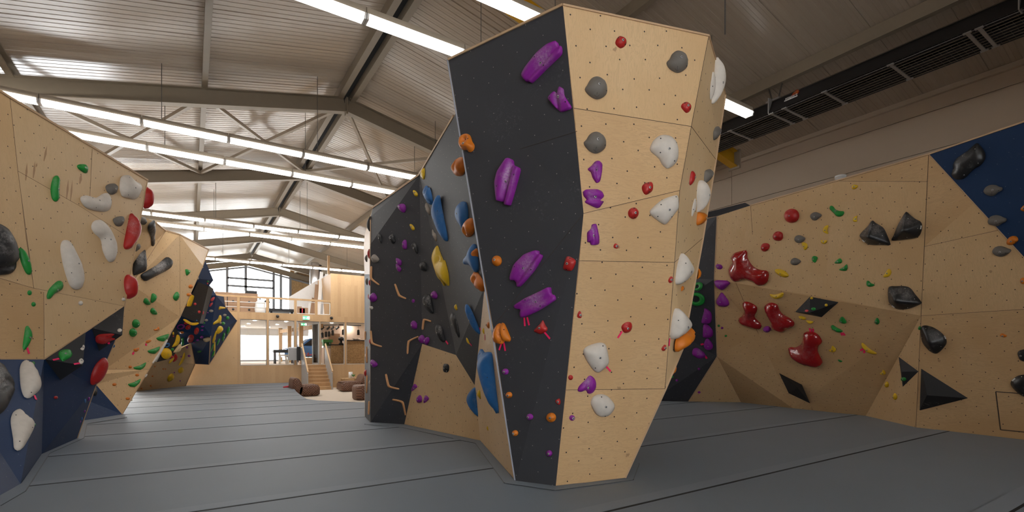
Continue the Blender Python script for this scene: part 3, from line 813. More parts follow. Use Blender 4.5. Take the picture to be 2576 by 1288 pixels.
def RAIL(z, pts, wpx, label=None, col='h_wood'):
    P = [Vector(zpx(z, p)) for p in pts]; L = []; Rr = []
    for i, p in enumerate(P):
        d0 = (P[i]-P[i-1]).normalized() if i else (P[1]-P[0]).normalized()
        d1 = (P[i+1]-P[i]).normalized() if i < len(P)-1 else d0
        d = (d0+d1).normalized(); nn = Vector((-d.y, d.x)); ww = wpx/2*.78*(1.2 if 0 < i < len(P)-1 else .8)
        L.append(p+nn*ww); Rr.append(p-nn*ww)
    return H('px', col, [tuple(q) for q in L+Rr[::-1]], 'bent rail' if len(pts) > 2 else 'rail', ht=.6, rim=.6, bolt=False, screws=0, sharp=True, label=label, name='wooden_rail_hold', prof=.4)
def RING(z, col, cx, cy, ro, ri, sy=1.0, noun='ring hold', label=None):
    u, v = zpx(z, (cx, cy)); loc, n, idx, d = on(u, v)
    if loc is None: print('MISS ring', u, v); return
    if n.dot(CAM-loc) < 0: n = -n
    f = depth(loc); sc = f/F/ZM[z][0]; x = (RIGHT-n*RIGHT.dot(n)).normalized(); y = n.cross(x)
    rm, rt = (ro+ri)/2*sc, (ro-ri)/2*sc; vs = []; fs = []; N, K = 24, 10
    fx = 1/max(.4, abs(n.dot((CAM-loc).normalized())))
    for i in range(N):
        a = 2*math.pi*i/N
        for k in range(K):
            b = 2*math.pi*k/K; r = rm+rt*math.cos(b)*(1+.3*math.cos(a))
            vs.append(loc+x*(r*math.cos(a)*fx)+y*(r*sy*math.sin(a))+n*(rt*.9*math.sin(b)+rt*.75))
    for i in range(N):
        for k in range(K): fs.append((i*K+k, ((i+1) % N)*K+k, ((i+1) % N)*K+(k+1) % K, i*K+(k+1) % K))
    o = MB().grid(vs, fs, col).build('climbing_hold', origin=loc)
    HOLDS.append(dict(o=o, col=col, noun=noun, phrase=BI[idx], u=u, v=v, size=2*ro/ZM[z][0], label=label))
def VOLUME(z, base, apexes, faces, mat, label, phrase, name='climbing_volume', reg_=True):
    """a plywood volume screwed to the wall: base corners on the board, apexes (x, y, height in m)"""
    px = [zpx(z, p) for p in base]; cu = sum(p[0] for p in px)/len(px); cv = sum(p[1] for p in px)/len(px)
    loc, n, idx, d = on(cu, cv)
    if n.dot(CAM-loc) < 0: n = -n
    def pl(u, v, hgt): d = ray(u, v); return CAM+d*(n.dot(loc+n*hgt-CAM)/n.dot(d))
    V = [pl(*p, .001) for p in px]+[pl(*zpx(z, (a[0], a[1])), a[2]) for a in apexes]
    mb = MB(); nb = len(base); mb.closed = lambda: True
    org = sum(V, Vector())/len(V); tris = []
    for fc in faces:
        mb.face([V[i] for i in fc], mat)
        for k in range(1, len(fc)-1): tris.append((fc[0], fc[k], fc[k+1]))
    mb.face([V[i] for i in range(nb)], 'ply_edge')
    o = mb.build(name, origin=org)
    bm = bmesh.new(); bm.from_mesh(o.data); bmesh.ops.remove_doubles(bm, verts=bm.verts, dist=1e-5); bmesh.ops.recalc_face_normals(bm, faces=bm.faces)
    r = bmesh.ops.bevel(bm, geom=bm.edges[:], offset=.006, segments=2, affect='EDGES', profile=.6)
    bm.to_mesh(o.data); bm.free()
    for p in o.data.polygons: p.use_smooth = False
    tag(o, label, 'volume'); 
    if reg_: reg(V, tris, phrase)
    return o
# --- volumes first, holds are set on them too
VOLUME('rb', [(378, 397), (520, 250), (797, 303), (632, 448)], [(520, 404, .16)], [(0, 1, 4), (1, 2, 4), (2, 3, 4), (3, 0, 4)], 'volume_black', 'flat black diamond volume with four tiny holds, under the crease of the long wall', 'black diamond volume')
VOLUME('rb', [(225, 978), (445, 1090), (525, 1270), (318, 1172)], [(400, 1118, .2)], [(0, 1, 4), (1, 2, 4), (2, 3, 4), (3, 0, 4)], 'volume_clean', 'bare black diamond volume low on the shaded overhang near the mats', 'x')
VOLUME('rd', [(860, 588), (1078, 748), (905, 918)], [(893, 752, .07)], [(0, 1, 3), (1, 2, 3), (2, 0, 3)], 'volume_black', 'small black triangle volume carrying one green hold beside the big black pyramid', 'small black triangle volume')
VOLUME('r4', [(388, 1009), (580, 1130), (382, 1180)], [(412, 1118, .2)], [(0, 1, 3), (1, 2, 3), (2, 0, 3)], 'volume_black', 'big black pyramid volume pointing sideways at the foot of the long plywood wall', 'x')
VOLUME('px', [(113, 904), (216, 835), (144, 962)], [(209, 919, .30)], [(0, 1, 3), (1, 2, 3), (2, 0, 3)], 'volume_black', 'chalky black pyramid volume with a green hold and two white ones under the overhang', 'chalky black volume')
VOLUME('px', [(230, 825), (313, 769), (249, 884)], [(308, 843, .34)], [(0, 1, 3), (1, 2, 3), (2, 0, 3)], 'volume_black', 'black pyramid volume with a red plate on its underside below the overhang tip', 'black volume with the red plate')
def boxvol(px, label, phrase, back, mat='volume_black'):
    V = [pd(*p) for p in px]; n = len(V); c = sum(V, Vector())/n
    B = [v+Vector(back) for v in V]
    mb = MB(); mb.grid(V+B, [tuple(range(n))]+[(i, n+i, n+(i+1) % n, (i+1) % n) for i in range(n)]+[tuple(range(2*n-1, n-1, -1))], mat, False)
    o = mb.build('climbing_volume', origin=c); tag(o, label, 'volume'); ts = tri(V); reg(V, ts, phrase); return o
def prism_far():
    A = [pd(498, 709, 16.2), pd(525, 720, 16.2), pd(502, 814, 16.4), pd(456, 795, 16.2)]
    R_ = [pd(537, 726, 16.9), pd(512, 814, 17.1)]
    B = [pd(500, 712, 17.2), pd(460, 792, 17.2)]
    V = A+R_+B
    fs = [(0, 1, 2, 3), (1, 4, 5, 2), (0, 6, 4, 1), (3, 2, 5, 7), (6, 7, 5, 4), (0, 3, 7, 6)]
    mb = MB().grid(V, fs, 'volume_black', False); o = mb.build('climbing_volume', origin=V[0])
    tag(o, 'long dark grey box volume with red and yellow holds on the far navy prow', 'volume')
    for fc in fs[:2]: reg(V, [(fc[0], fc[1], fc[2]), (fc[0], fc[2], fc[3])], 'dark box volume')
prism_far()
boxvol([(441, 820, 16.3), (458, 858, 16.6), (434, 901, 16.4), (394, 911, 15.9)], 'black volume crowded with yellow holds at the edge of the slanting wall', 'crowded black volume', (-.3, .8, .1))
BVH = BVHTree.FromPolygons(BV, BF)
# --- the charcoal face of the central boulder
fin = dict(noun='twin-finned pinch', ht=.36, sharp=True, screws=2, prof=.25, rim=.78)
H('p1', 'h_purple', [(592, 222), (597, 245), (612, 243), (612, 285), (540, 355), (455, 438), (442, 425), (430, 435), (410, 400), (430, 360), (490, 285), (545, 240)], groove=[(604, 240), (432, 430)], gw=.11, label="long purple twin-finned hold highest on the boulder's charcoal face", **fin)
H('p1', 'h_purple', [(605, 457), (620, 465), (625, 500), (660, 555), (660, 570), (605, 588), (545, 520), (552, 505), (575, 480), (585, 490)], groove=[(583, 480), (600, 585)], gw=.13, label="short purple twin-finned hold beside the plywood edge near the boulder top", **fin)
H('p1', 'h_purple', [(335, 833), (360, 835), (363, 865), (398, 885), (345, 1075), (315, 1070), (312, 1055), (285, 1055), (275, 960), (290, 900)], groove=[(362, 860), (314, 1060)], gw=.11, label="upright purple twin-finned hold alone in the middle of the charcoal face", **fin)
H('p2', 'h_purple', [(462, 57), (465, 75), (484, 85), (440, 160), (370, 238), (355, 230), (352, 207), (330, 205), (332, 180), (350, 130), (400, 80)], groove=[(464, 75), (356, 222)], gw=.11, label="slanting purple twin-finned hold just above the diagonal joint of the charcoal face", **fin)
H('p2', 'h_purple', [(520, 238), (524, 272), (540, 278), (546, 300), (470, 350), (382, 390), (375, 350), (352, 345), (347, 330), (400, 295), (470, 262)], groove=[(540, 275), (365, 348)], gw=.11, tape=[((388, 388), (391, 430)), ((402, 386), (412, 426))], label="near-level purple twin-finned hold with two pink tapes under the diagonal joint", **fin)
H('p1', 'h_orange', [(80, 715), (105, 700), (130, 705), (143, 740), (155, 760), (150, 785), (130, 798), (118, 785), (95, 785), (78, 765), (74, 740)], 'scooped jug', ht=.5, dish=[(106, 732, 20, 1.0)], screws=2, label="orange scooped jug high on the outer edge of the charcoal face")
H('p2', 'h_orange', (255, 110, 24, 27), 'round knob', ht=.55, label='orange round knob above the diagonal joint on the charcoal face')
H('n3', 'h_orange', [(395, 50), (408, 60), (420, 45), (445, 60), (500, 190), (508, 215), (495, 240), (440, 235), (430, 262), (385, 262), (340, 240), (325, 190), (335, 120), (365, 70)], 'double bun', ht=.42, groove=[(405, 60), (415, 160), (432, 255)], gw=.09, screws=3, tape=[((408, 258), (385, 325)), ((432, 250), (447, 333))], label='large orange double-bun hold with two pink tapes low on the charcoal face')
for (x_, y_, r_, c_) in ((296, 653, 16, 'h_purple'), (416, 875, 16, 'h_purple'), (510, 1054, 16, 'h_purple')): H('p2', c_, (x_, y_, r_, r_), 'round knob', ht=.55)
for (x_, y_, r_) in ((314, 768, 16), (521, 878, 24), (344, 955, 15)): H('p2', 'h_orange', (x_, y_, r_, r_), 'small knob' if r_ < 20 else 'broad knob', ht=.55)
H('p2', 'h_red', [(595, 90), (610, 87), (640, 105), (640, 125), (620, 160), (585, 155), (580, 140)], 'crimp', ht=.4, screws=2, label='chalky red crimp by the plywood edge at the diagonal joint end')
H('p2', 'h_red', [(480, 400), (492, 425), (503, 440), (500, 455), (470, 470), (437, 457), (440, 445), (465, 420)], 'crimp', ht=.4, sharp=True, tape=[((487, 460), (514, 492))], label='chalk-dusted red triangular hold with one pink tape on the lower charcoal face')
H('p2', 'h_red', [(540, 795), (560, 783), (568, 800), (562, 818), (545, 810)], 'crimp', ht=.5)
# --- plywood front of the central boulder
for pts in ([(887, 230), (895, 200), (915, 188), (945, 208), (943, 240), (915, 255)], [(1230, 560), (1238, 540), (1260, 532), (1284, 550), (1280, 580), (1258, 592)], [(1025, 980), (1040, 958), (1075, 950), (1086, 970), (1080, 1000), (1050, 1020), (1035, 1010)], [(953, 1110), (965, 1090), (990, 1083), (1010, 1105), (1005, 1130), (985, 1146), (960, 1135)]):
    H('p1', 'h_red', pts, 'crimp', ht=.4, screws=2)
for pts in ([(727, 470), (740, 445), (760, 412), (795, 402), (830, 425), (843, 455), (838, 500), (795, 522), (755, 505)], [(1153, 330), (1170, 310), (1185, 280), (1215, 267), (1250, 285), (1263, 320), (1258, 360), (1215, 384), (1170, 362)], [(720, 750), (735, 730), (755, 700), (790, 690), (825, 712), (838, 740), (832, 780), (790, 805), (750, 790)]):
    ax_, ay_ = {727: (795, 482), 1153: (1215, 345), 720: (790, 768)}[pts[0][0]]
    H('p1', 'h_grey', pts, 'beaked boss', ht=.42, screws=1, marks=[[(ax_, ay_), (ax_-2, ay_+12), (ax_-3, ay_+26)], [(ax_-14, ay_+14), (ax_-3, ay_+26), (ax_+10, ay_+12)]])
H('p1', 'h_white', [(1067, 775), (1085, 735), (1120, 708), (1170, 712), (1205, 745), (1215, 800), (1205, 850), (1165, 883), (1135, 865), (1115, 830), (1075, 795)], 'sloper', ht=.33, screws=4, label='off-white kidney-shaped sloper, upper one at the right side edge of the plywood front')
H('s4', 'h_white', [(-20, 420), (80, 330), (195, 290), (208, 310), (212, 370), (205, 410), (110, 530), (80, 525), (30, 490), (-15, 450)], 'leaf sloper', ht=.3, screws=4, label='off-white leaf-shaped sloper below the oblique joint of the plywood front')
H('p2', 'h_white', [(675, 550), (700, 525), (760, 508), (785, 520), (800, 590), (795, 620), (750, 658), (725, 645), (690, 595)], 'sloper', ht=.36, screws=2, tape=[((788, 625), (812, 652))], label='off-white sloper with one pink tape above the purple claw on the plywood front')
H('p2', 'h_white', [(712, 810), (720, 780), (750, 763), (790, 768), (825, 805), (828, 835), (800, 868), (765, 875), (735, 858)], 'sloper', ht=.36, screws=2, label='lowest off-white sloper of the plywood front, under the purple claw')
pz_ = dict(noun='grooved pinch', ht=.45, sharp=True, prof=.4, rim=.4)
H('p1', 'h_purple', [(742, 885), (765, 865), (780, 845), (800, 843), (817, 860), (815, 900), (805, 950), (790, 958), (770, 930), (760, 900)], groove=[(785, 890), (795, 955)], gw=.12, **pz_)
H('p1', 'h_purple', [(718, 1000), (735, 993), (790, 992), (815, 1005), (825, 1030), (805, 1050), (822, 1058), (800, 1090), (770, 1080), (730, 1060), (728, 1050), (740, 1045), (722, 1025)], groove=[(730, 1045), (795, 1045)], gw=.12, **pz_)
H('p1', 'h_purple', [(740, 1215), (760, 1195), (765, 1172), (785, 1170), (800, 1235), (800, 1275), (780, 1282), (760, 1280), (755, 1265), (742, 1265)], groove=[(766, 1185), (770, 1280)], gw=.12, **pz_)
H('p2', 'h_purple', [(648, 748), (655, 725), (690, 690), (710, 670), (735, 690), (740, 725), (725, 755), (700, 762), (690, 745), (665, 752)], 'claw', ht=.4, groove=[(700, 690), (685, 750)], gw=.1, label='purple claw-shaped hold between the two lower off-white slopers')
for pts in ([(825, 35), (835, 22), (852, 35), (845, 50), (828, 47)], [(648, 370), (660, 353), (672, 375), (665, 392), (648, 388)], (615, 682, 12, 13), [(1093, 205), (1105, 185), (1117, 190), (1115, 212), (1100, 220)], [(1060, 540), (1075, 520), (1085, 525), (1080, 548), (1065, 552)]):
    H('p2', 'h_red', pts, 'foothold', ht=.5)
H('p2', 'h_red', [(863, 430), (885, 410), (910, 410), (917, 435), (905, 458), (880, 465), (868, 452)], 'crimp', ht=.4, tape=[((868, 456), (847, 488))], label='chalky red crimp with one pink tape amid the plywood front')
H('p2', 'h_purple', (622, 880, 14, 14), 'round knob', ht=.55)
# --- narrow side of the central boulder
H('p1', 'h_white', [(1395, 322), (1415, 345), (1435, 390), (1430, 460), (1410, 520), (1390, 552), (1387, 540), (1395, 480), (1392, 380)], 'fin', ht=.5, label="tall off-white fin high on the boulder's narrow side")
H('p1', 'h_white', [(1390, 380), (1408, 410), (1412, 460), (1400, 500), (1385, 525), (1377, 490), (1380, 430)], 'plate', ht=.2, bolt=False, screws=3, label="slim off-white plate against the highest white fin of the narrow side")
H('p1', 'h_grey', [(1395, 690), (1410, 660), (1440, 640), (1448, 660), (1440, 690), (1405, 728), (1398, 715)], 'boss', ht=.5, off=(-4, 6))
H('s4', 'h_grey', [(430, 190), (430, 105), (455, 75), (490, 57), (510, 75), (505, 110), (480, 150), (440, 190)], 'boss', ht=.5, off=(-6, 6))
H('s4', 'h_red', [(300, 205), (305, 120), (320, 97), (335, 110), (340, 150), (315, 212)], 'crimp')
H('s4', 'h_white', [(350, 310), (355, 215), (380, 177), (410, 210), (428, 300), (410, 380), (365, 440), (362, 390)], 'fin', ht=.45, label='curved off-white fin in the middle of the narrow side above the orange jug')
H('s4', 'h_white', [(318, 470), (320, 400), (345, 313), (360, 350), (358, 400), (330, 460)], 'plate', ht=.2, bolt=False, screws=3, label='thin off-white plate with dark screws beside the curved fin of the narrow side')
H('s4', 'h_orange', [(380, 530), (385, 440), (400, 430), (455, 423), (458, 450), (440, 510), (410, 530)], 'jug', off=(-9, 2), ht=.6)
H('s4', 'h_white', [(185, 1000), (190, 900), (222, 770), (250, 790), (300, 850), (310, 890), (290, 960), (230, 1010), (195, 1020)], 'half dome', ht=.42, screws=3, label='upper off-white half dome where plywood front and narrow side meet')
H('s4', 'h_orange', [(232, 1045), (245, 1027), (268, 1045), (262, 1055), (235, 1073)], 'chip', ht=.5)
H('s5', 'h_white', [(247, 490), (245, 440), (262, 330), (282, 270), (320, 295), (360, 350), (368, 385), (350, 430), (300, 480), (265, 495)], 'half dome', ht=.42, screws=3, tape=[((243, 490), (239, 545))], label='lower off-white half dome with pink tape beside the orange horn')
H('s5', 'h_orange', [(330, 550), (330, 480), (360, 415), (390, 420), (420, 390), (442, 392), (440, 420), (425, 470), (405, 510), (360, 540)], 'horn', ht=.95, off=(-19, 8), bolt=False, label="large orange horn jutting out low on the boulder's narrow side")
H('s4', 'h_orange', [(365, 880), (395, 890), (403, 915), (390, 950), (360, 975)], 'bun', side=(5.72, 1, "boulder's hidden rear edge"), off=(-6, 0), bolt=False, label='orange bun peeping past the narrow side just above the green rings')
H('s5', 'h_orange', [(270, 668), (295, 680), (295, 720), (285, 740), (258, 748)], 'bun', side=(5.5, 1, "boulder's hidden rear edge"), off=(-6, 0), bolt=False, label='orange bun peeping past the boulder edge below the orange horn')
H('s5', 'h_orange', [(108, 1065), (120, 1030), (140, 1048), (125, 1068)], 'chip', side=(5.45, 1, "boulder's hidden rear edge"), off=(-6, 0), bolt=False, label='upper of two orange chips on the lowest rear edge of the boulder')
H('s5', 'h_orange', [(34, 1212), (50, 1182), (67, 1195), (55, 1217)], 'chip', side=(5.45, 1, "boulder's hidden rear edge"), off=(-6, 0), bolt=False, label='lower of two orange chips on the lowest rear edge of the boulder')
# --- charcoal wall behind the boulder
jug = dict(noun='scooped jug', ht=.5)
H('p1', 'h_orange', [(58, 870), (68, 835), (92, 826), (120, 850), (120, 920), (95, 925), (70, 905)], off=(-6, 0), dish=[(92, 868, 18, .9)], label='orange jug half hidden behind the upper charcoal prow edge', **jug)
H('p1', 'h_orange', [(114, 1200), (130, 1148), (160, 1145), (172, 1200), (160, 1235), (128, 1236)], off=(-6, 0), dish=[(135, 1205, 14, .9)], label='orange jug half hidden behind the prow edge beside the blue leaf', **jug)
H('c4', 'h_orange', [(968, 1060), (985, 1025), (1015, 1015), (1050, 1030), (1050, 1110), (1020, 1125), (985, 1115), (966, 1085)], off=(-10, 2), dish=[(995, 1065, 26, 1.0)], label='orange hooped jug half hidden behind the prow edge over the blue horn', **jug)
H('p2', 'h_orange', [(150, 195), (160, 172), (182, 166), (215, 190), (210, 235), (185, 245), (160, 240), (148, 215)], off=(-8, 2), dish=[(174, 202, 16, 1.0)], label='lowest orange hooped jug half hidden behind the prow edge', **jug)
H('c4', 'h_blue', [(850, 740), (860, 665), (890, 650), (925, 670), (942, 730), (945, 800), (925, 895), (890, 850), (855, 790)], 'leaf', ht=.32, screws=2, plates=[((932, 778), (937, 808))], label='blue leaf-shaped hold high beside the charcoal prow edge')
H('c4', 'h_blue', [(715, 603), (740, 700), (775, 820), (795, 900), (785, 932), (740, 910), (690, 850), (655, 790), (655, 740), (670, 690)], 'big sail', ht=.36, screws=3, plates=[((757, 795), (766, 820))], label='largest blue sail-shaped hold of the charcoal wall')
H('c4', 'h_blue', [(605, 532), (625, 552), (640, 533), (660, 560), (680, 625), (665, 660), (630, 658), (580, 610), (573, 585), (590, 560)], 'tooth', ht=.45, dish=[(628, 560, 22, .4)], label='blue molar-like hold below the topmost yellow hold')
H('c4', 'h_blue', [(905, 1105), (935, 1070), (965, 1055), (1000, 990), (1030, 1010), (1050, 1190), (1030, 1215), (1000, 1175), (960, 1140), (920, 1130)], 'horn', ht=.35, off=(-6, 2), bolt=False, label='blue horn-like hold half hidden behind the prow between the orange hoops')
H('c5', 'h_blue', [(763, 262), (775, 242), (800, 262), (825, 320), (840, 365), (830, 390), (800, 375), (770, 310)], 'sloper', ht=.4, tape=[((842, 372), (846, 392))], label='blue oval sloper with chalk above it, low beside the slim plywood facet')
H('c4', 'h_yellow', [(550, 425), (560, 405), (600, 398), (605, 450), (597, 488), (570, 465)], 'shield', ht=.35, label='yellow shield-shaped hold at the very top edge of the charcoal wall')
for z_, pts, tp in (('c4', [(498, 565), (515, 560), (540, 590), (535, 612), (515, 608)], None), ('c4', [(472, 832), (490, 828), (512, 855), (513, 875), (495, 880)], None), ('c5', [(683, 230), (692, 218), (700, 240), (695, 260), (684, 250)], None), ('c5', [(757, 450), (765, 440), (778, 468), (768, 478)], [((777, 474), (790, 488))])):
    H(z_, 'h_yellow', pts, 'small edge', ht=.5, tape=tp)
H('px', 'h_yellow', [(1099.6, 625), (1109, 637), (1122, 648.5), (1127.6, 643), (1138.5, 669), (1138.5, 699.5), (1124.6, 699.5), (1121.5, 714), (1113, 711), (1095, 688), (1086, 668), (1085, 660), (1090, 642)], 'star shell', ht=.32, sharp=True, dish=[(1113, 655, 10, .5), (1128, 706, 8, .35)], screws=3, bolt=False, label='big yellow star-shaped shell in the middle of the charcoal wall')
for pts in ([(590, 680), (605, 668), (650, 695), (650, 720), (640, 750), (615, 735), (592, 710)], [(642, 890), (655, 880), (665, 895), (697, 895), (700, 935), (690, 957), (665, 940), (645, 920)], [(170, 1100), (185, 1070), (205, 1068), (235, 1105), (230, 1125), (190, 1135)]): H('c4', 'h_stone', pts, 'pebble hold', ht=.45)
for pts in ([(378, 690), (395, 672), (430, 667), (447, 700), (435, 740), (405, 730)], [(418, 975), (430, 952), (448, 955), (453, 1020), (440, 1030), (420, 1020)], [(365, 1092), (410, 1115), (408, 1160), (375, 1150)], [(365, 1140), (385, 1150), (410, 1185), (395, 1210), (370, 1185)]): H('c4', 'h_purple', pts, 'rough jug', ht=.5)
for pts in ([(222, 920), (235, 900), (253, 925), (252, 985), (235, 970)], [(308, 935), (340, 905), (352, 920), (363, 970), (345, 987), (325, 970)], [(487, 1000), (510, 970), (540, 1015), (538, 1070), (510, 1040)], [(555, 1150), (565, 1130), (603, 1130), (613, 1190), (600, 1202), (570, 1195)]): H('c4', 'h_black', pts, 'small wedge', ht=.45)
for pts in ([(133, 165), (155, 143), (175, 165), (178, 190), (150, 208), (133, 195)], [(530, 150), (550, 130), (570, 160), (563, 188), (535, 178)], [(395, 345), (415, 322), (437, 345), (435, 380), (405, 378)], [(447, 440), (470, 415), (490, 440), (487, 470), (460, 472)], [(490, 440), (510, 430), (518, 455), (500, 488), (488, 470)], [(135, 600), (145, 574), (183, 605), (175, 625), (150, 628)], (412, 198, 10, 13)): H('c5', 'h_purple', pts, 'rough jug', ht=.5)
for pts, tp in (([(482, 165), (510, 152), (530, 185), (547, 275), (530, 282), (495, 245), (483, 210)], None), ([(652, 300), (680, 282), (705, 325), (720, 380), (718, 412), (690, 385), (660, 345)], [((700, 396), (701, 420))]), ([(560, 370), (570, 348), (600, 370), (620, 460), (605, 470), (570, 425)], [((622, 458), (637, 478))])): H('c5', 'h_black', pts, 'long sloper', ht=.42, tape=tp)
H('c5', 'h_white', (142, 243, 10, 11), 'dot', bolt=False)
RAIL('e1', [(150, 728), (145, 860), (235, 933)], 5.2); RAIL('e1', [(404, 920), (450, 1045), (525, 1080)], 5.5); RAIL('c5', [(473, 385), (483, 318), (530, 330)], 6)
RAIL('c5', [(447, 428), (383, 460), (375, 543)], 5.2); RAIL('e2', [(142, 222), (157, 358), (265, 398)], 5.5); RAIL('e2', [(307, 690), (338, 825), (452, 855)], 5.5); RAIL('e2', [(376, 962), (487, 993), (520, 1135)], 5.5)
# --- plywood triangle and slim facet
H('c5', 'h_black', [(607, 615), (615, 603), (642, 610), (645, 640), (635, 663), (607, 655)], 'square edge', ht=.3, screws=1, label='square black hold alone on the plywood triangle')
for pts in ([(400, 770), (420, 733), (440, 752), (430, 765), (402, 785)], [(433, 830), (455, 805), (470, 825), (465, 855), (440, 857)], [(478, 855), (490, 808), (513, 825), (510, 840), (483, 862)]): H('c5', 'h_purple', pts, 'rough jug', ht=.45)
H('n3', 'h_orange', [(258, 75), (275, 42), (295, 45), (300, 105), (270, 105)], 'small edge', ht=.5)
H('n3', 'h_yellow', [(222, 120), (232, 97), (242, 130), (237, 167), (228, 150)], 'slim edge', ht=.5, tape=[((238, 168), (240, 225))])
H('n3', 'h_blue', [(300, 275), (318, 280), (335, 300), (350, 420), (345, 640), (310, 750), (215, 650), (155, 520), (147, 470), (165, 400), (230, 345), (280, 310)], 'shell', ht=.22, bolt=False, screws=2, label='rear one of the two big blue shells lapped on the slim plywood facet')
H('n3', 'h_blue', [(325, 290), (345, 390), (380, 600), (418, 868), (312, 748), (230, 640), (208, 540), (225, 450), (270, 365)], 'shell', ht=.45, bolt=False, screws=3, plates=[((330, 400), (338, 448))], label='front one of the two big blue shells lapped on the slim plywood facet')
H('n3', 'h_blue', [(157, 695), (170, 715), (185, 820), (192, 990), (185, 1005), (110, 925), (70, 830), (80, 770), (120, 715)], 'shell', ht=.35, off=(-6, 0), bolt=False, screws=2, label='single blue half shell at the inner corner of the plywood triangle')
H('n3', 'h_yellow', [(205, 703), (215, 790), (185, 800), (158, 785), (175, 740)], 'fin', ht=.5, label='yellow fin next to the single blue half shell')
H('n3', 'h_yellow', [(262, 1110), (270, 1090), (280, 1120), (275, 1140), (262, 1135)], 'slim edge', ht=.5)
# --- end face of the boulder
ex = dict(bolt=False)
H('e1', 'h_black', [(90, 285), (110, 250), (143, 205), (145, 300), (135, 375), (110, 330)], 'fin', off=(3, 0), **ex)
for z_, p_ in (('e1', (113, 595, 13, 55)), ('e1', (118, 905, 8, 32)), ('e1', (104, 1055, 7, 30)), ('e2', (121, 338, 10, 28)), ('e2', (76, 680, 14, 38))): H(z_, 'h_red', p_, 'edge', off=(3, 0), **ex)
for z_, p_ in (('e1', (88, 645, 18, 40)), ('e1', (92, 895, 18, 38))): H(z_, 'h_grey', p_, 'edge', off=(3, 0), **ex)
for z_, p_ in (('e2', (127, 408, 11, 22)), ('e2', (122, 780, 10, 25)), ('e2', (78, 490, 9, 18)), ('e1', (125, 1175, 12, 22))): H(z_, 'h_white', p_, 'pebble', off=(2, 0), **ex)
RAIL('e2', [(97, 395), (104, 500), (110, 570)], 3.6); RAIL('e2', [(104, 705), (106, 800), (98, 897)], 3.6); RAIL('e2', [(132, 985), (128, 1080), (120, 1130)], 3.6); RAIL('e2', [(85, 230), (84, 290), (90, 320)], 3.4)
# --- charcoal strip and small triangle
RING('s4', 'h_green', 375, 1035, 35, 13, label='small green ring hold above the larger green ring on the charcoal strip'); RING('s4', 'h_green', 362, 1130, 56, 26, 1.05, label='larger green ring hold below the small one on the charcoal strip')
for pts, tp in (([(470, 375), (490, 290), (495, 268), (540, 300), (548, 350), (535, 380), (500, 385)], None), ([(480, 470), (485, 390), (510, 385), (550, 425), (555, 470), (525, 487), (490, 485)], None), ([(487, 540), (500, 495), (520, 490), (553, 530), (553, 560), (530, 575), (500, 568)], [((465, 535), (487, 530))]), ([(403, 600), (410, 565), (440, 557), (490, 590), (503, 615), (490, 630), (450, 635), (415, 615)], [((497, 615), (510, 636))])): H('s5', 'h_purple', pts, 'chunky jug', ht=.4, tape=tp)
for p_, c_ in (((453, 710, 10, 9), 'h_purple'), ((294, 792, 10, 9), 'h_purple'), ((262, 767, 9, 8), 'h_green'), ((236, 795, 6, 8), 'h_blue'), ((454, 878, 11, 8), 'h_purple'), ((596, 399, 9, 8), 'h_green'), ((620, 415, 9, 8), 'h_purple'), ((647, 472, 9, 8), 'h_green')): H('s5', c_, p_, 'tiny foothold', ht=.6)
# --- upper plywood of the long wall
for pts in ([(517, 865), (530, 850), (560, 855), (575, 875), (560, 895), (530, 890)], [(505, 990), (530, 980), (610, 985), (637, 1005), (600, 1045), (570, 1060), (530, 1035)], [(523, 1160), (530, 1130), (560, 1080), (575, 1085), (620, 1145), (627, 1180), (600, 1195), (545, 1190)]): H('s4', 'h_purple', pts, 'wedge', ht=.42, sharp=True)
mac = dict(noun='scooped macro', sharp=False, bolt=False, screws=2, prof=.5)
H('r3', 'h_redgloss', [(480, 463), (485, 500), (510, 540), (545, 560), (588, 568), (592, 600), (580, 630), (545, 642), (520, 625), (470, 610), (425, 622), (400, 600), (390, 565), (400, 540), (412, 520), (402, 500), (420, 475), (450, 465)], ht=.34, dish=[(515, 525, 40, .45)], label='glossy red scooped macro above the crease, largest and highest of the four red shells', **mac)
H('r3', 'h_redgloss', [(462, 725), (490, 722), (530, 745), (532, 770), (520, 800), (553, 835), (550, 860), (515, 855), (485, 848), (450, 830), (437, 805), (455, 795), (470, 770)], ht=.36, dish=[(535, 790, 22, .4), (455, 770, 20, .4)], label='glossy red macro under the crease nearest the charcoal strip', **mac)
H('rb', 'h_redgloss', [(88, 350), (110, 318), (155, 305), (210, 325), (225, 365), (260, 415), (330, 455), (370, 490), (372, 525), (340, 545), (300, 560), (270, 588), (200, 570), (155, 525), (160, 500), (130, 440)], ht=.34, dish=[(280, 390, 45, .3)], label='chalk-whitened red macro under the crease beside the small dark purple knob', **mac)
H('rb', 'h_redgloss', [(470, 590), (540, 582), (600, 610), (640, 680), (605, 720), (600, 780), (640, 865), (630, 900), (580, 922), (520, 910), (430, 880), (350, 825), (325, 770), (325, 730), (380, 735), (440, 700), (465, 650)], ht=.34, dish=[(400, 700, 60, .45), (640, 770, 50, .45)], tape=[((518, 552), (527, 584)), ((550, 556), (550, 586))], label='lowest glossy red macro with two pink tapes above it', **mac)
H('ra', 'h_red', (493, 413, 76, 73), 'round sloper', ht=.4, screws=2, label='largest of the three matt red round slopers on the long wall')
H('ra', 'h_red', [(298, 625), (320, 580), (360, 568), (400, 590), (402, 640), (375, 668), (320, 660)], 'round sloper', ht=.45, screws=1, label='middle-sized of the three matt red round slopers on the long wall')
H('ra', 'h_red', [(177, 735), (195, 695), (240, 688), (270, 710), (260, 750), (225, 777), (190, 765)], 'round sloper', ht=.45, screws=1, label='smallest and lowest of the three matt red round slopers on the long wall')
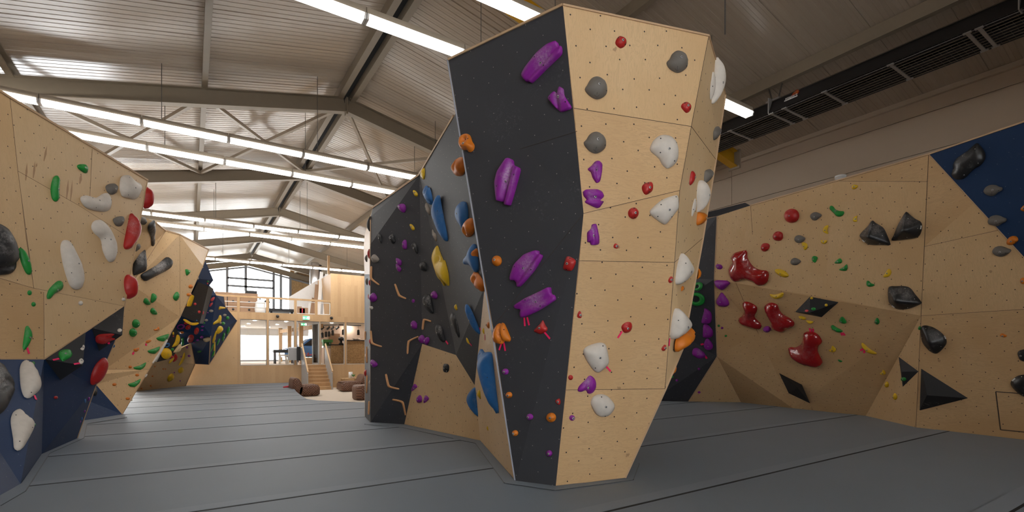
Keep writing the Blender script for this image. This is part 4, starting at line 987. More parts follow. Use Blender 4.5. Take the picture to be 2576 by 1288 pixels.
for pts in ([(677, 415), (700, 383), (740, 375), (795, 400), (795, 415), (760, 445), (735, 462), (700, 455)], [(517, 650), (535, 615), (575, 608), (628, 635), (625, 655), (600, 680), (570, 690), (535, 680)], [(478, 880), (495, 848), (530, 838), (587, 870), (580, 885), (545, 912), (510, 912), (485, 900)]): H('ra', 'h_grey', pts, 'beaked jug', ht=.45)
H('ra', 'h_green', [(872, 330), (885, 310), (910, 318), (935, 350), (975, 365), (1020, 370), (1018, 400), (990, 422), (950, 420), (920, 390), (880, 350)], 'boot', ht=.45, screws=2, label='green boot-shaped hold highest on the long wall')
H('ra', 'h_yellow', [(863, 508), (850, 560), (862, 598), (835, 592), (808, 575), (807, 545), (830, 515)], 'half moon', ht=.4)
H('ra', 'h_yellow', [(782, 658), (810, 665), (848, 658), (845, 685), (820, 700), (790, 690)], 'half moon', ht=.4)
H('ra', 'h_yellow', [(588, 690), (610, 680), (645, 695), (652, 725), (640, 755), (620, 763), (605, 735)], 'half moon', ht=.4)
for pts in ([(692, 855), (700, 825), (725, 818), (755, 835), (745, 860), (730, 890), (705, 878)], [(920, 890), (960, 850), (985, 843), (1002, 870), (990, 895), (940, 898)]): H('ra', 'h_green', pts, 'small wedge', ht=.4)
H('rc', 'h_green', [(120, 798), (170, 770), (203, 740), (213, 780), (195, 810), (160, 810)], 'small wedge', ht=.4)
H('rc', 'h_green', [(403, 912), (425, 910), (450, 935), (490, 950), (470, 965), (430, 973), (403, 955)], 'small wedge', ht=.4)
H('ra', 'h_yellow', [(318, 958), (360, 950), (420, 970), (465, 1020), (430, 1040), (370, 1020), (330, 990)], 'leaf edge', ht=.45, label='yellow leaf-shaped hold above the crease right beside the largest red macro')
H('ra', 'h_yellow', [(265, 1205), (300, 1212), (350, 1205), (400, 1188), (412, 1205), (390, 1240), (340, 1255), (290, 1240)], 'banana', ht=.45, label='yellow banana-shaped hold just under the crease of the long wall')
H('r4', 'h_yellow', [(107, 270), (120, 264), (135, 270), (125, 282), (110, 284)], 'half moon', ht=.4)
H('rc', 'h_yellow', [(262, 295), (275, 265), (312, 248), (303, 285), (308, 312), (275, 315)], 'half moon', ht=.4)
H('rc', 'h_yellow', [(567, 872), (600, 820), (625, 787), (650, 800), (655, 830), (635, 865), (600, 877)], 'half moon', ht=.4)
bm_ = dict(noun='peaked macro', bolt=False, screws=5, prof='ridge', rim=.1)
H('rc', 'h_blackgloss', [(460, 298), (490, 320), (570, 370), (610, 440), (648, 548), (600, 550), (430, 545), (370, 500), (335, 455), (350, 425), (420, 355)], ht=.6, label='black peaked macro with a chalk patch, first of the pair high on the long wall', plates=[((362, 495), (384, 516))], **bm_)
H('rc', 'h_blackgloss', [(805, 210), (830, 230), (900, 285), (950, 310), (967, 350), (960, 410), (930, 465), (860, 485), (660, 505), (680, 450), (720, 350), (770, 260)], ht=.6, label='black peaked macro beside the vertical joint, higher of the pair on the long wall', plates=[((952, 352), (945, 388))], **bm_)
H('rc', 'h_blackgloss', [(628, 972), (700, 962), (790, 962), (850, 985), (900, 1050), (965, 1130), (960, 1145), (850, 1190), (750, 1203), (680, 1180), (630, 1120)], ht=.6, label='black chalk-topped macro just above the crease corner of the long wall', plates=[((660, 1158), (688, 1180))], **bm_)
# --- shaded overhang and triangle
for p_, c_ in (((537, 265, 15, 12), 'h_yellow'), ((676, 331, 15, 14), 'h_yellow'), ((555, 368, 23, 15), 'h_green'), ((491, 386, 18, 12), 'h_pink')): H('rb', c_, p_, 'tiny hold', ht=.5)
H('rb', 'h_yellow', [(410, 440), (440, 433), (487, 455), (480, 470), (440, 470)], 'small edge', ht=.5); H('rb', 'h_yellow', [(478, 475), (520, 480), (557, 488), (545, 505), (510, 508)], 'small edge', ht=.5)
H('rb', 'h_purple', (113, 560, 37, 30), 'round knob', ht=.5, label='dark purple knob between two red macros on the shaded overhang')
H('rd', 'h_green', [(222, 190), (240, 158), (265, 160), (300, 215), (290, 230), (250, 228), (225, 210)], 'stub', ht=.42)
H('rd', 'h_green', [(602, 205), (625, 165), (640, 170), (658, 215), (640, 242), (615, 235)], 'stub', ht=.42)
H('rd', 'h_green', [(130, 255), (150, 245), (190, 270), (260, 310), (240, 328), (190, 320), (140, 285)], 'banana', ht=.45, tape=[((240, 332), (252, 360)), ((258, 330), (282, 360))], label='green banana-shaped hold with two pink tapes on the shaded overhang')
H('rd', 'h_yellow', [(105, 520), (130, 505), (145, 468), (175, 490), (187, 515), (170, 540), (130, 538)], 'crescent', ht=.42)
H('rd', 'h_yellow', [(465, 435), (500, 460), (560, 510), (632, 555), (590, 562), (530, 545), (480, 500), (460, 465)], 'banana', ht=.42, tape=[((480, 505), (447, 523)), ((497, 515), (485, 550))], label='yellow banana-shaped hold with two pink tapes on the shaded overhang')
H('rd', 'h_green', [(205, 618), (225, 622), (258, 640), (235, 650), (210, 635)], 'tiny foothold', ht=.5)
H('rd', 'h_yellow', [(658, 770), (680, 755), (692, 728), (718, 750), (722, 775), (700, 785), (670, 783)], 'crescent', ht=.42)
H('rd', 'h_yellow', [(712, 890), (735, 853), (757, 880), (752, 915), (730, 923), (712, 905)], 'half moon', ht=.42); H('rd', 'h_yellow', [(803, 1020), (820, 980), (845, 1005), (848, 1035), (830, 1058), (808, 1045)], 'half moon', ht=.42)
H('rd', 'h_green', [(1072, 285), (1085, 257), (1102, 270), (1095, 300), (1078, 300)], 'tiny foothold', ht=.5)
H('rd', 'h_green', (915, 832, 30, 22), 'tiny hold', ht=.5)
# --- plywood beside the navy corner, and the corner
H('r4', 'h_blackgloss', [(392, 835), (430, 838), (470, 862), (492, 890), (490, 915), (455, 950), (425, 940), (395, 905), (388, 870)], 'leaf macro', ht=.5, prof='ridge', rim=.1, bolt=False, screws=5, plates=[((481, 878), (487, 890))], label='black leaf-shaped macro above the big black pyramid')
for pts, lab in (([(702, 575), (720, 530), (770, 502), (830, 505), (860, 520), (895, 530), (890, 560), (850, 580), (810, 615), (745, 610)], 'grey whale-shaped boss on the navy corner, below the black macro'), ([(745, 870), (770, 825), (820, 808), (870, 815), (900, 830), (938, 845), (930, 875), (890, 895), (850, 922), (790, 912), (755, 900)], 'grey whale-shaped boss astride the edge between plywood and navy corner'), ([(790, 1180), (810, 1140), (850, 1122), (900, 1125), (950, 1145), (985, 1160), (975, 1185), (930, 1215), (880, 1232), (820, 1215)], 'grey whale-shaped boss on plywood just under the navy corner')): 
    ax_, ay_ = {702: (785, 590), 745: (825, 895), 790: (868, 1205)}[pts[0][0]]
    H('re', 'h_grey', pts, 'whale boss', ht=.42, screws=1, label=lab, marks=[[(ax_, ay_-10), (ax_+4, ay_+6), (ax_+8, ay_+14), (ax_+22, ay_+2)], [(ax_-14, ay_+2), (ax_+8, ay_+14)]])
H('re', 'h_blackgloss', [(635, 78), (660, 95), (700, 140), (722, 190), (718, 240), (680, 300), (600, 350), (520, 430), (460, 452), (410, 440), (380, 395), (400, 340), (400, 290), (440, 230), (540, 160)], 'macro', ht=.3, bolt=False, screws=5, plates=[((532, 405), (578, 380))], label='large smooth black macro on the navy top corner', prof=.7)
H('re', 'h_orange', [(933, 1085), (955, 1040), (990, 1020), (1035, 1022), (1057, 1060), (1030, 1090), (990, 1113), (945, 1110)], 'jug', ht=.45, screws=1); H('re', 'h_orange', [(1072, 755), (1090, 725), (1130, 700), (1165, 740), (1110, 775)], 'jug', ht=.45)
H('r6', 'h_orange', (217, 337, 18, 19), 'jug', ht=.5); H('r6', 'h_orange', [(80, 650), (95, 640), (125, 655), (110, 665), (88, 660)], 'flat edge', ht=.5)
H('r6', 'h_black', [(183, 755), (195, 738), (240, 735), (240, 805), (205, 800), (190, 780)], 'lump', ht=.4); H('r6', 'h_blackgloss', [(143, 930), (160, 900), (200, 880), (260, 885), (270, 960), (260, 1010), (215, 1005), (170, 970)], 'round macro', ht=.4, bolt=False, screws=2, plates=[((155, 918), (172, 903))], label='round black macro over the corner of the square hatch at the photo edge')
# --- nearest wall
H('px', 'h_black', [(-50, 556), (0, 563), (22, 585), (40, 625), (42, 655), (30, 685), (5, 695), (-50, 684)], 'huge round macro', ht=.3, bolt=False, groove=[(42, 660), (10, 672), (-30, 676)], gw=.05, label='huge chalky black round macro on the plywood, upper of two at the photo edge')
for z_, pts, lab, tp in (('l1', [(265, 595), (285, 580), (297, 600), (292, 660), (293, 700), (278, 718), (260, 700), (253, 650)], 'upright green bean-shaped hold below the small top green one', None), ('l1', [(385, 535), (400, 525), (430, 528), (440, 545), (438, 568), (425, 572), (395, 552)], 'highest green hold, small and level, on the near plywood overhang', None),
    ('l1', [(90, 955), (100, 944), (120, 960), (145, 1010), (155, 1060), (150, 1085), (130, 1075), (105, 1020)], 'green bean-shaped hold right beside the upper huge black macro', None), ('l1', [(233, 1190), (245, 1155), (285, 1115), (305, 1112), (316, 1130), (310, 1155), (270, 1180), (250, 1203), (237, 1205)], 'green bone-shaped hold below the longest off-white sloper', None),
    ('l2', [(113, 460), (120, 400), (128, 355), (140, 350), (157, 385), (155, 420), (130, 465), (118, 475)], 'upright green hold with pink tape just above the navy base', [((137, 462), (147, 492))])):
    H(z_, 'h_green', pts, 'bean', ht=.42, label=lab, tape=tp, screws=1)
H('l1', 'h_green', (148, 1173, 11, 13), 'foothold', ht=.5); H('l1', 'h_green', (168, 1231, 11, 12), 'foothold', ht=.5)
H('l1', 'h_grey', [(528, 640), (545, 625), (575, 623), (588, 640), (580, 670), (560, 681), (540, 670)], 'boss', ht=.45); H('l1', 'h_grey', [(565, 805), (590, 788), (620, 790), (622, 815), (605, 840), (580, 835)], 'boss', ht=.45)
wh = dict(noun='long sloper', screws=3)
H('l1', 'h_white', [(600, 640), (605, 595), (625, 580), (650, 585), (668, 608), (700, 625), (705, 650), (690, 690), (670, 705), (650, 700), (615, 690), (603, 665)], ht=.3, label='off-white heart-like sloper at the outer top corner of the near overhang', **wh)
H('l1', 'h_white', [(403, 710), (405, 690), (430, 683), (480, 695), (515, 675), (540, 672), (552, 700), (553, 745), (530, 765), (480, 762), (430, 745)], ht=.35, label='off-white boot-like level sloper between the two grey bosses', **wh)
H('l1', 'h_white', [(457, 840), (470, 812), (500, 805), (530, 830), (555, 870), (575, 920), (580, 970), (570, 1010), (552, 1021), (535, 1005), (515, 960), (505, 905), (470, 870)], ht=.35, label='curved off-white sloper beside the red tongue on the near overhang', **wh)
H('l1', 'h_white', [(302, 950), (308, 915), (325, 905), (350, 920), (370, 965), (400, 1030), (413, 1090), (410, 1140), (385, 1160), (355, 1145), (335, 1100), (315, 1030)], ht=.35, label='longest off-white sloper, slanting in the middle of the near overhang', **wh)
H('l1', 'h_red', [(655, 772), (670, 785), (690, 830), (694, 860), (685, 900), (650, 950), (630, 957), (620, 940), (630, 880), (645, 810)], 'tongue', ht=.5, bolt=False, label='red tongue-shaped hold along the outer edge of the near overhang')
H('l1', 'h_white', (405, 1225, 11, 12), 'pebble', ht=.5); H('l1', 'h_white', (621, 1206, 10, 9), 'pebble', ht=.5, off=(-3, 0))
H('l1', 'h_red', [(722, 640), (740, 635), (760, 690), (762, 715), (720, 750)], 'fin', side=(9.05, 1, 'hidden outer side of the near overhang'), off=(-7, 0), bolt=False, label='red fin peeping out behind the top tip of the near overhang')
H('l1', 'h_red', [(640, 1080), (680, 1110), (680, 1140), (660, 1180), (635, 1205)], 'fin', side=(8.35, 1, 'hidden outer side of the near overhang'), off=(-8, 0), bolt=False, label='chalky red fin peeping out behind the lower outer edge of the near overhang')
H('px', 'h_black', [(-50, 896), (0, 912), (18, 935), (37, 972), (25, 1010), (2, 1045), (-50, 1058)], 'huge round macro', ht=.3, bolt=False, groove=[(37, 975), (10, 965), (-20, 990)], gw=.05, label='huge chalky black macro on the navy base, lower of two at the photo edge')
H('l2', 'h_white', [(98, 570), (108, 535), (130, 525), (160, 545), (195, 610), (205, 650), (190, 685), (145, 720), (120, 710), (103, 660)], 'sloper', ht=.36, screws=2, bolt=False, tape=[((173, 700), (182, 722))], label='off-white ridged sloper with pink tape, upper of two on the navy base')
H('l2', 'h_white', [(52, 830), (65, 785), (95, 771), (115, 785), (125, 800), (165, 830), (170, 860), (150, 905), (115, 965), (92, 983), (70, 970), (65, 920)], 'sloper', ht=.28, screws=3, bolt=False, label='off-white flat tooth-shaped sloper, lower of two on the navy base')
H('l2', 'h_green', [(158, 540), (165, 528), (178, 540), (165, 552)], 'foothold', ht=.5); H('l2', 'h_green', (174, 849, 6, 8), 'foothold', ht=.5)
H('l2', 'h_red', (280, 712, 10, 8), 'foothold', ht=.6, label='tiny red foothold alone on the dark navy underside')
H('l2', 'h_red', [(510, 515), (528, 510), (530, 545), (515, 590), (490, 630), (460, 652), (453, 630), (460, 590), (480, 545)], 'disc', ht=.35, off=(-6, 0), bolt=False, screws=1, label='large dark red lens-shaped hold on the edge of the navy underside')
H('l2', 'h_black', (477, 682, 11, 22), 'lump', off=(-4, 4), bolt=False, ht=.5)
for z_, p_, c_ in (('m2', (118, 908, 16, 14), 'h_blue'), ('m2', (85, 1087, 12, 12), 'h_blue'), ('m2', (153, 888, 12, 18), 'h_purple'), ('m2', (112, 1013, 9, 12), 'h_purple'), ('m2', (70, 1118, 8, 9), 'h_purple')): H(z_, c_, p_, 'tiny foothold', off=(-5, 3), ht=.5)
H('v1', 'h_green', [(105, 850), (120, 800), (200, 768), (290, 770), (330, 820), (330, 870), (290, 910), (230, 940), (180, 965), (140, 930)], 'plate', ht=.25, screws=3, tape=[((20, 938), (120, 915))], label='chalky green oval plate with pink tape on the chalky black volume')
H('v1', 'h_white', [(460, 755), (490, 730), (510, 690), (535, 710), (530, 760), (505, 785), (470, 770)], 'crimp', ht=.4, label='upper off-white crimp on the chalky black volume'); H('v1', 'h_white', [(432, 965), (450, 925), (485, 912), (520, 950), (510, 990), (470, 1005)], 'crimp', ht=.4, tape=[((360, 1005), (455, 990))], label='lower off-white crimp with pink tape on the chalky black volume')
H('v1', 'h_white', (1100, 458, 38, 30), 'crimp', ht=.4); H('v1', 'h_red', [(705, 560), (790, 515), (1020, 510), (970, 570), (1040, 595), (940, 640), (870, 680), (800, 680), (720, 655)], 'plate', ht=.2, bolt=False, screws=2, tape=[((925, 645), (925, 680))], label='chalk-smeared red plate under the black volume at the overhang tip')
H('v1', 'h_blue', [(905, 740), (960, 660), (1005, 640), (1000, 680), (950, 730)], 'fin', side=(8.3, 1, 'hidden side of the navy underside'), off=(-6, 3), bolt=False, label='bright blue fin peeping out below the volume with the red plate'); H('v1', 'h_green', [(880, 850), (920, 760), (940, 790), (920, 840)], 'fin', side=(8.3, 1, 'hidden side of the navy underside'), off=(-5, 0), bolt=False, label='green fin peeping out below the blue fin of the navy underside')
# --- slanting wall behind
H('l1', 'h_grey', (718, 810, 14, 21), 'boss', ht=.5, off=(2, 4)); H('m1', 'h_grey', [(605, 270), (615, 225), (645, 210), (655, 240), (640, 270), (605, 295)], 'boss', ht=.5)
H('m1', 'h_black', [(675, 245), (690, 185), (760, 140), (835, 40), (858, 40), (850, 150), (830, 175), (760, 205)], 'blade', ht=.4, sharp=True, bolt=False, label='black blade-like hold highest on the slanting wall'); H('m1', 'h_black', [(575, 470), (600, 300), (690, 250), (705, 380), (712, 470), (690, 500), (590, 538), (578, 520)], 'slab', ht=.35, sharp=True, bolt=False, label='chalky black slab-like hold beside the near overhang edge'); H('m1', 'h_black', [(655, 550), (660, 525), (700, 500), (820, 430), (900, 360), (930, 347), (975, 385), (968, 440), (930, 475), (710, 590), (690, 588)], 'beam', ht=.45, sharp=True, bolt=False, label='long black chalky beam-like hold on the slanting wall')
for pts in ([(683, 800), (705, 758), (740, 785), (760, 828), (720, 835)], [(765, 815), (762, 760), (775, 713), (810, 730), (820, 760), (795, 800)], [(752, 895), (775, 858), (810, 885), (828, 930), (780, 930)], [(985, 750), (1010, 705), (1035, 700), (1045, 745), (1020, 795), (990, 775)], [(1108, 480), (1115, 468), (1165, 490), (1140, 530), (1120, 535)]): H('m1', 'h_green', pts, 'petal', ht=.42)
H('m1', 'h_green', (608, 1022, 36, 45), 'oval', ht=.42, label='upper of two touching green ovals on the slanting wall'); H('m1', 'h_green', (578, 1113, 36, 44), 'oval', ht=.42, label='lower of two touching green ovals on the slanting wall')
H('m1', 'h_green', [(812, 1170), (870, 1145), (945, 1125), (935, 1170), (890, 1205), (840, 1195)], 'half moon', ht=.42, sharp=True)
for pts in ([(725, 412), (790, 390), (855, 367), (845, 405), (800, 445), (745, 435)], [(582, 580), (650, 560), (715, 527), (700, 575), (650, 613), (600, 600)], [(527, 750), (590, 730), (660, 695), (645, 740), (600, 780), (550, 775)]): H('m2', 'h_green', pts, 'half moon', ht=.42, sharp=True)
H('m1', 'h_orange', [(790, 1080), (820, 1075), (840, 1050), (850, 1080), (830, 1095), (795, 1093)], 'small jug', ht=.5); H('m1', 'h_orange', [(710, 1200), (750, 1185), (770, 1195), (740, 1220), (712, 1220)], 'small jug', ht=.5, tape=[((715, 1225), (715, 1247))]); H('m2', 'h_orange', [(585, 395), (620, 385), (645, 380), (635, 410), (610, 425), (590, 415)], 'small jug', ht=.5, tape=[((592, 425), (578, 450))])
for p_ in ((553, 577, 17, 15), (624, 658, 20, 14), (393, 754, 22, 15), (528, 897, 22, 14)): H('m2', 'h_orange', p_, 'small jug', ht=.5)
for p_ in ((1165, 647, 23, 20), (1148, 729, 26, 16), (1113, 846, 9, 14)): H('m1', 'h_orange', p_, 'small jug', ht=.5, off=(-1, 0))
H('m2', 'h_white', (712, 664, 12, 22, 30), 'pebble', off=(-4, 0)); H('m2', 'h_white', (569, 908, 7, 16), 'pebble', off=(-4, 0)); RAIL('m2', [(775, 543), (848, 438), (925, 300)], 6, 'long off-white rail hold down the outer edge of the slanting wall', 'h_white')
# --- far prow and plywood
H('f4', 'h_yellow', [(425, 560), (440, 500), (465, 435), (505, 440), (510, 460), (475, 560), (445, 565)], 'slab', ht=.4); H('f4', 'h_yellow', [(385, 700), (420, 700), (480, 735), (550, 735), (565, 745), (530, 765), (480, 765), (420, 735)], 'banana', ht=.5, off=(0, -12))
for p_ in ((518, 535, 16, 15), (562, 620, 17, 16), (605, 632, 12, 15)): H('f4', 'h_pink', p_, 'tiny hold')
H('f4', 'h_blue', (536, 713, 8, 7), 'tiny hold', off=(0, -4))
for pts in ([(680, 500), (695, 470), (730, 455), (725, 485), (700, 510)], [(667, 565), (680, 530), (710, 515), (705, 540), (680, 565)]): H('f4', 'h_pink', pts, 'edge')
for p_ in ((690, 610, 25, 15), (637, 710, 20, 14), (838, 655, 20, 14), (792, 740, 14, 12)): H('f4', 'h_stone', p_, 'pebble')
for p_ in ((653, 629, 10, 7), (597, 778, 16, 9), (593, 817, 15, 8), (590, 893, 20, 14), (545, 923, 16, 9), (505, 950, 14, 8)): H('f4', 'h_purple', p_, 'tiny edge')
H('f4', 'h_green', (617, 740, 10, 10), 'tiny edge')
RING('f4', 'h_purple', 362, 778, 30, 18, 1.1)
H('f4', 'h_red', [(408, 790), (440, 758), (470, 765), (465, 800), (430, 815)], 'lump'); H('f4', 'h_red', (533, 826, 26, 40, 20), 'oval'); H('f4', 'h_red', (470, 908, 34, 48, 25), 'oval'); H('f4', 'h_red', (420, 742, 24, 14), 'lump')
H('f4', 'h_orange', (375, 842, 24, 12), 'jug'); H('f4', 'h_cream', (645, 915, 38, 30), 'disc')
H('f4', 'h_yellow', [(768, 590), (780, 560), (845, 570), (845, 585), (800, 590), (775, 598)], 'bone'); H('f4', 'h_yellow', [(708, 760), (715, 735), (760, 700), (780, 655), (797, 660), (790, 730), (750, 745)], 'boot'); H('f4', 'h_yellow', [(745, 825), (775, 770), (805, 775), (815, 810), (790, 840), (755, 862)], 'lump'); H('f4', 'h_yellow', [(690, 920), (700, 880), (725, 865), (762, 885), (745, 915)], 'wedge'); H('f4', 'h_yellow', [(675, 1080), (740, 985), (775, 965), (770, 985), (690, 1080)], 'stick')
for p_ in ((868, 685, 18, 20), (822, 745, 20, 18), (766, 945, 17, 22), (700, 1008, 20, 17), (712, 1075, 18, 22)): H('f4', 'h_green', p_, 'knob')
H('f4', 'h_green', [(848, 845), (870, 790), (895, 800), (885, 840), (855, 858)], 'leaf'); H('f4', 'h_green', [(795, 920), (820, 860), (852, 860), (840, 900), (805, 925)], 'leaf'); H('f4', 'h_green', (565, 1050, 25, 12, -10), 'leaf')
H('f4', 'h_green', (655, 293, 13, 10), 'knob', off=(-2, 0)); H('f4', 'h_pink', (652, 314, 9, 10), 'knob', off=(-3, 0)); H('f4', 'h_stone', (600, 140, 7, 8), 'pebble', off=(0, 2)); H('f4', 'h_stone', (548, 260, 9, 14), 'pebble')
H('f4', 'h_yellow', (205, 1070, 58, 62), 'dome', ht=.4, label='big yellow dome on the black volume at the slanting wall edge'); H('f4', 'h_yellow', [(265, 1000), (300, 940), (320, 865), (345, 870), (355, 920), (330, 980), (285, 1000)], 'crescent'); H('f4', 'h_cream', [(278, 1060), (320, 1000), (355, 960), (375, 1000), (350, 1050), (300, 1062)], 'crescent'); RING('f4', 'h_blue', 212, 980, 24, 10); H('f4', 'h_green', (272, 1025, 18, 16), 'knob'); H('f4', 'h_yellow', (283, 853, 9, 18), 'edge'); H('f4', 'h_red', (283, 884, 9, 8), 'edge'); H('f4', 'h_green', (385, 915, 14, 20), 'leaf'); H('f4', 'h_green', (380, 965, 15, 12), 'leaf')
H('f4', 'h_red', [(275, 1165), (285, 1105), (305, 1068), (328, 1105), (315, 1140)], 'lump'); H('f4', 'h_red', (265, 1105, 20, 16), 'lump'); H('f4', 'h_yellow', [(232, 1185), (240, 1150), (300, 1090), (290, 1130), (255, 1170)], 'stick'); H('f4', 'h_yellow', [(338, 1200), (370, 1130), (400, 1055), (410, 1080), (395, 1140), (350, 1200)], 'stick'); H('f4', 'h_yellow', [(332, 1260), (345, 1230), (375, 1212), (395, 1240), (385, 1265), (350, 1285)], 'lump'); H('m2', 'h_yellow', [(928, 715), (935, 670), (975, 637), (995, 665), (985, 695), (940, 725)], 'lump')
for z_, p_ in (('f4', (430, 1003, 9, 14)), ('f4', (453, 1095, 16, 12)), ('f4', (368, 1105, 8, 8)), ('m2', (1000, 632, 7, 7)), ('m2', (1060, 717, 7, 7))): H(z_, 'h_purple', p_, 'tiny edge')
for p_ in ((803, 572, 9, 7), (888, 597, 8, 8), (910, 597, 7, 7), (780, 670, 10, 8), (762, 767, 10, 9), (668, 795, 10, 9)): H('m2', 'h_orange', p_, 'tiny edge')
# labels: what cannot be told apart by shape is counted from the top of its own kind on its own board
byk = {}
for h in HOLDS:
    if not h['label']: byk.setdefault((h['col'], h['noun'], h['phrase']), []).append(h)
for (c, nn, ph), L in byk.items():
    L.sort(key=lambda q: q['v'])
    for i, h in enumerate(L):
        cn = CNAME[c]; kind = nn if nn.endswith('hold') else nn+' hold'
        if nn in ('bent rail', 'rail'): kind = nn+' hold'
        if len(L) == 1: h['label'] = 'the only %s %s on the %s' % (cn, kind, ph)
        elif len(L) == 2: h['label'] = '%s of two %s %ss on the %s' % ('upper' if i == 0 else 'lower', cn, kind, ph)
        else: h['label'] = '%s %s on the %s, %s' % (cn, kind, ph, 'topmost of %d' % len(L) if i == 0 else 'lowest of %d' % len(L) if i == len(L)-1 else '%s highest of %d' % (ORD[i], len(L)))
for h in HOLDS:
    lab = h['label'].replace("on the central block's", "on the central block's")
    tag(h['o'], lab, 'climbing hold', CNAME[h['col']]+' holds on the '+h['phrase'])
print('HOLDS', len(HOLDS), 'maxlabel', max(len(h['o']['label'].split()) for h in HOLDS))
dup = {}
for h in HOLDS: dup.setdefault(h['o']['label'], []).append((round(h['u']), round(h['v'])))
for k_, v_ in dup.items():
    if len(v_) > 1: print('DUPLABEL', k_, v_)
# ------------------------------------------------------------------ wooden stair wall at the far end
def wz(u, v, Y=YE): p = pY(u, v, Y); return p.x, p.z
def wx(u, Y=YE): return pY(u, 800, Y).x
ZT, ZS, ZG, ZRL = 2.83, .80, 3.15, 3.86
xw = [wx(597), wx(604), wx(671), wx(676), wx(740.6), wx(746), wx(804), wx(806), wx(867), wx(871.6), wx(935)]
Yb = YE+.12
def wallbox(mb, x0, x1, z0, z1, mat='clt'): mb.box((x0, YE, z0), (x1, Yb, z1), mat)
mb = MB(); wallbox(mb, -.6, xw[0], -.5, 3.15, 'birch_far'); tag(mb.build('wall_end_ply'), 'birch plywood part of the end wall beside the stair wall', 'wall', kind='structure')
mb = MB()
wallbox(mb, xw[0], XR, -.5, ZS); wallbox(mb, xw[0], XR, ZT, ZG)
for a, b in ((0, 1), (2, 3), (4, 5), (6, 7), (8, 9), (10, 10)):
    x1 = xw[b] if a != 10 else XR
    wallbox(mb, xw[a], x1, ZS, ZT)
wallbox(mb, -.6, xw[0], ZG-.01, ZG+.02)
wallbox(mb, wx(832), XR, ZG, 5.15); mb.box((wx(832), Yb, ZG), (wx(832)+.12, 31, 5.14), 'clt'); mb.box((wx(832)+.12, Yb, 5.08), (XR, 31, 5.14), 'clt')
tag(mb.build('wall_end'), 'spruce panel end wall with the stair, glazed below and open gallery above', 'wall', kind='structure')
# gallery rail
rail = empty('gallery_rail', (2, YE, ZG), 'timber gallery railing with posts and thin white bars above the cafe windows', 'railing')
MB().box((-.55, YE+.01, ZRL-.08), (wx(832), YE+.11, ZRL), 'clt').build('top_rail', rail)
for i, u in enumerate((600, 673, 743.5, 796)):
    MB().box((wx(u)-.055, YE+.015, ZG), (wx(u)+.055, YE+.105, ZRL-.08), 'clt').build('post', rail)
for z in (3.36, 3.58): MB().tube([(-.5, YE+.06, z), (wx(673)-.05, YE+.06, z)], .017, 'white_paint', 8).build('rail_bar', rail)
for a, b in ((743.5, 796), (796, 832)):
    x0, x1 = wx(a)+.06, wx(b)-.03
    g = MB()
    for p, q in (((x0, 3.18), (x1, 3.18)), ((x1, 3.18), (x1, 3.72)), ((x1, 3.72), (x0, 3.72)), ((x0, 3.72), (x0, 3.18))): g.bar((p[0], YE+.06, p[1]), (q[0], YE+.06, q[1]), .03, .03, 'white_paint')
    g.build('white_frame', rail)
# windows below
for i, (a, b, nm) in enumerate(((1, 2, 'first cafe window beside the navy prow, showing bright outdoors'), (3, 4, 'second cafe window next to the stair handrail'), (7, 8, 'third cafe window, showing the track lights and wood-chip counter'), (9, 10, 'fourth cafe window, next to the boulder edge'))):
    w_ = empty('window_%d' % (i+1), ((xw[a]+xw[b])/2, YE+.05, ZS), nm, 'window', kind='structure'); g = MB(); x0, x1 = xw[a], xw[b]
    for p, q in (((x0, ZS), (x1, ZS)), ((x1, ZS), (x1, ZT)), ((x1, ZT), (x0, ZT)), ((x0, ZT), (x0, ZS))): g.bar((p[0], YE+.05, p[1]), (q[0], YE+.05, q[1]), .05, .05, 'grey_paint')
    g.build('frame', w_); MB().box((x0+.02, YE+.045, ZS+.02), (x1-.02, YE+.055, ZT-.02), 'glass').build('pane', w_)
# doorway with an opened glass leaf
d_ = empty('door_1', (wx(775), YE, ZS), 'open glazed door at the head of the stairs', 'door', kind='structure'); g = MB()
for x in (xw[5]+.02, xw[6]): g.bar((x, YE+.06, ZS), (x, YE+.06, ZT), .05, .1, 'grey_paint')
g.bar((xw[5], YE+.06, ZT-.02), (xw[6], YE+.06, ZT-.02), .05, .05, 'grey_paint'); g.build('door_frame', d_)
lf = MB(); a_, b_ = Vector((xw[6]-.02, YE+.1, 0)), Vector((wx(787, 25.4), YE+.8, 0))
for p, q in ((a_, b_),):
    for z in (ZS+.04, ZT-.06): lf.bar(p+Vector((0, 0, z)), q+Vector((0, 0, z)), .05, .09, 'grey_paint')
    for s in (p, q): lf.bar(s+Vector((0, 0, ZS+.02)), s+Vector((0, 0, ZT-.04)), .05, .09, 'grey_paint')
lf.build('door_leaf', d_); gl = MB(); gl.bar((a_+b_)/2+Vector((0, 0, ZS+.08)), (a_+b_)/2+Vector((0, 0, ZT-.1)), .8, .01, 'glass', up=(b_-a_).cross(Vector((0, 0, 1)))); gl.build('pane', d_)
MB().tube([b_+Vector((-.05, -.1, 1.75)), b_+Vector((-.05, -.1, 2.0))], .014, 'metal').build('door_handle', d_)
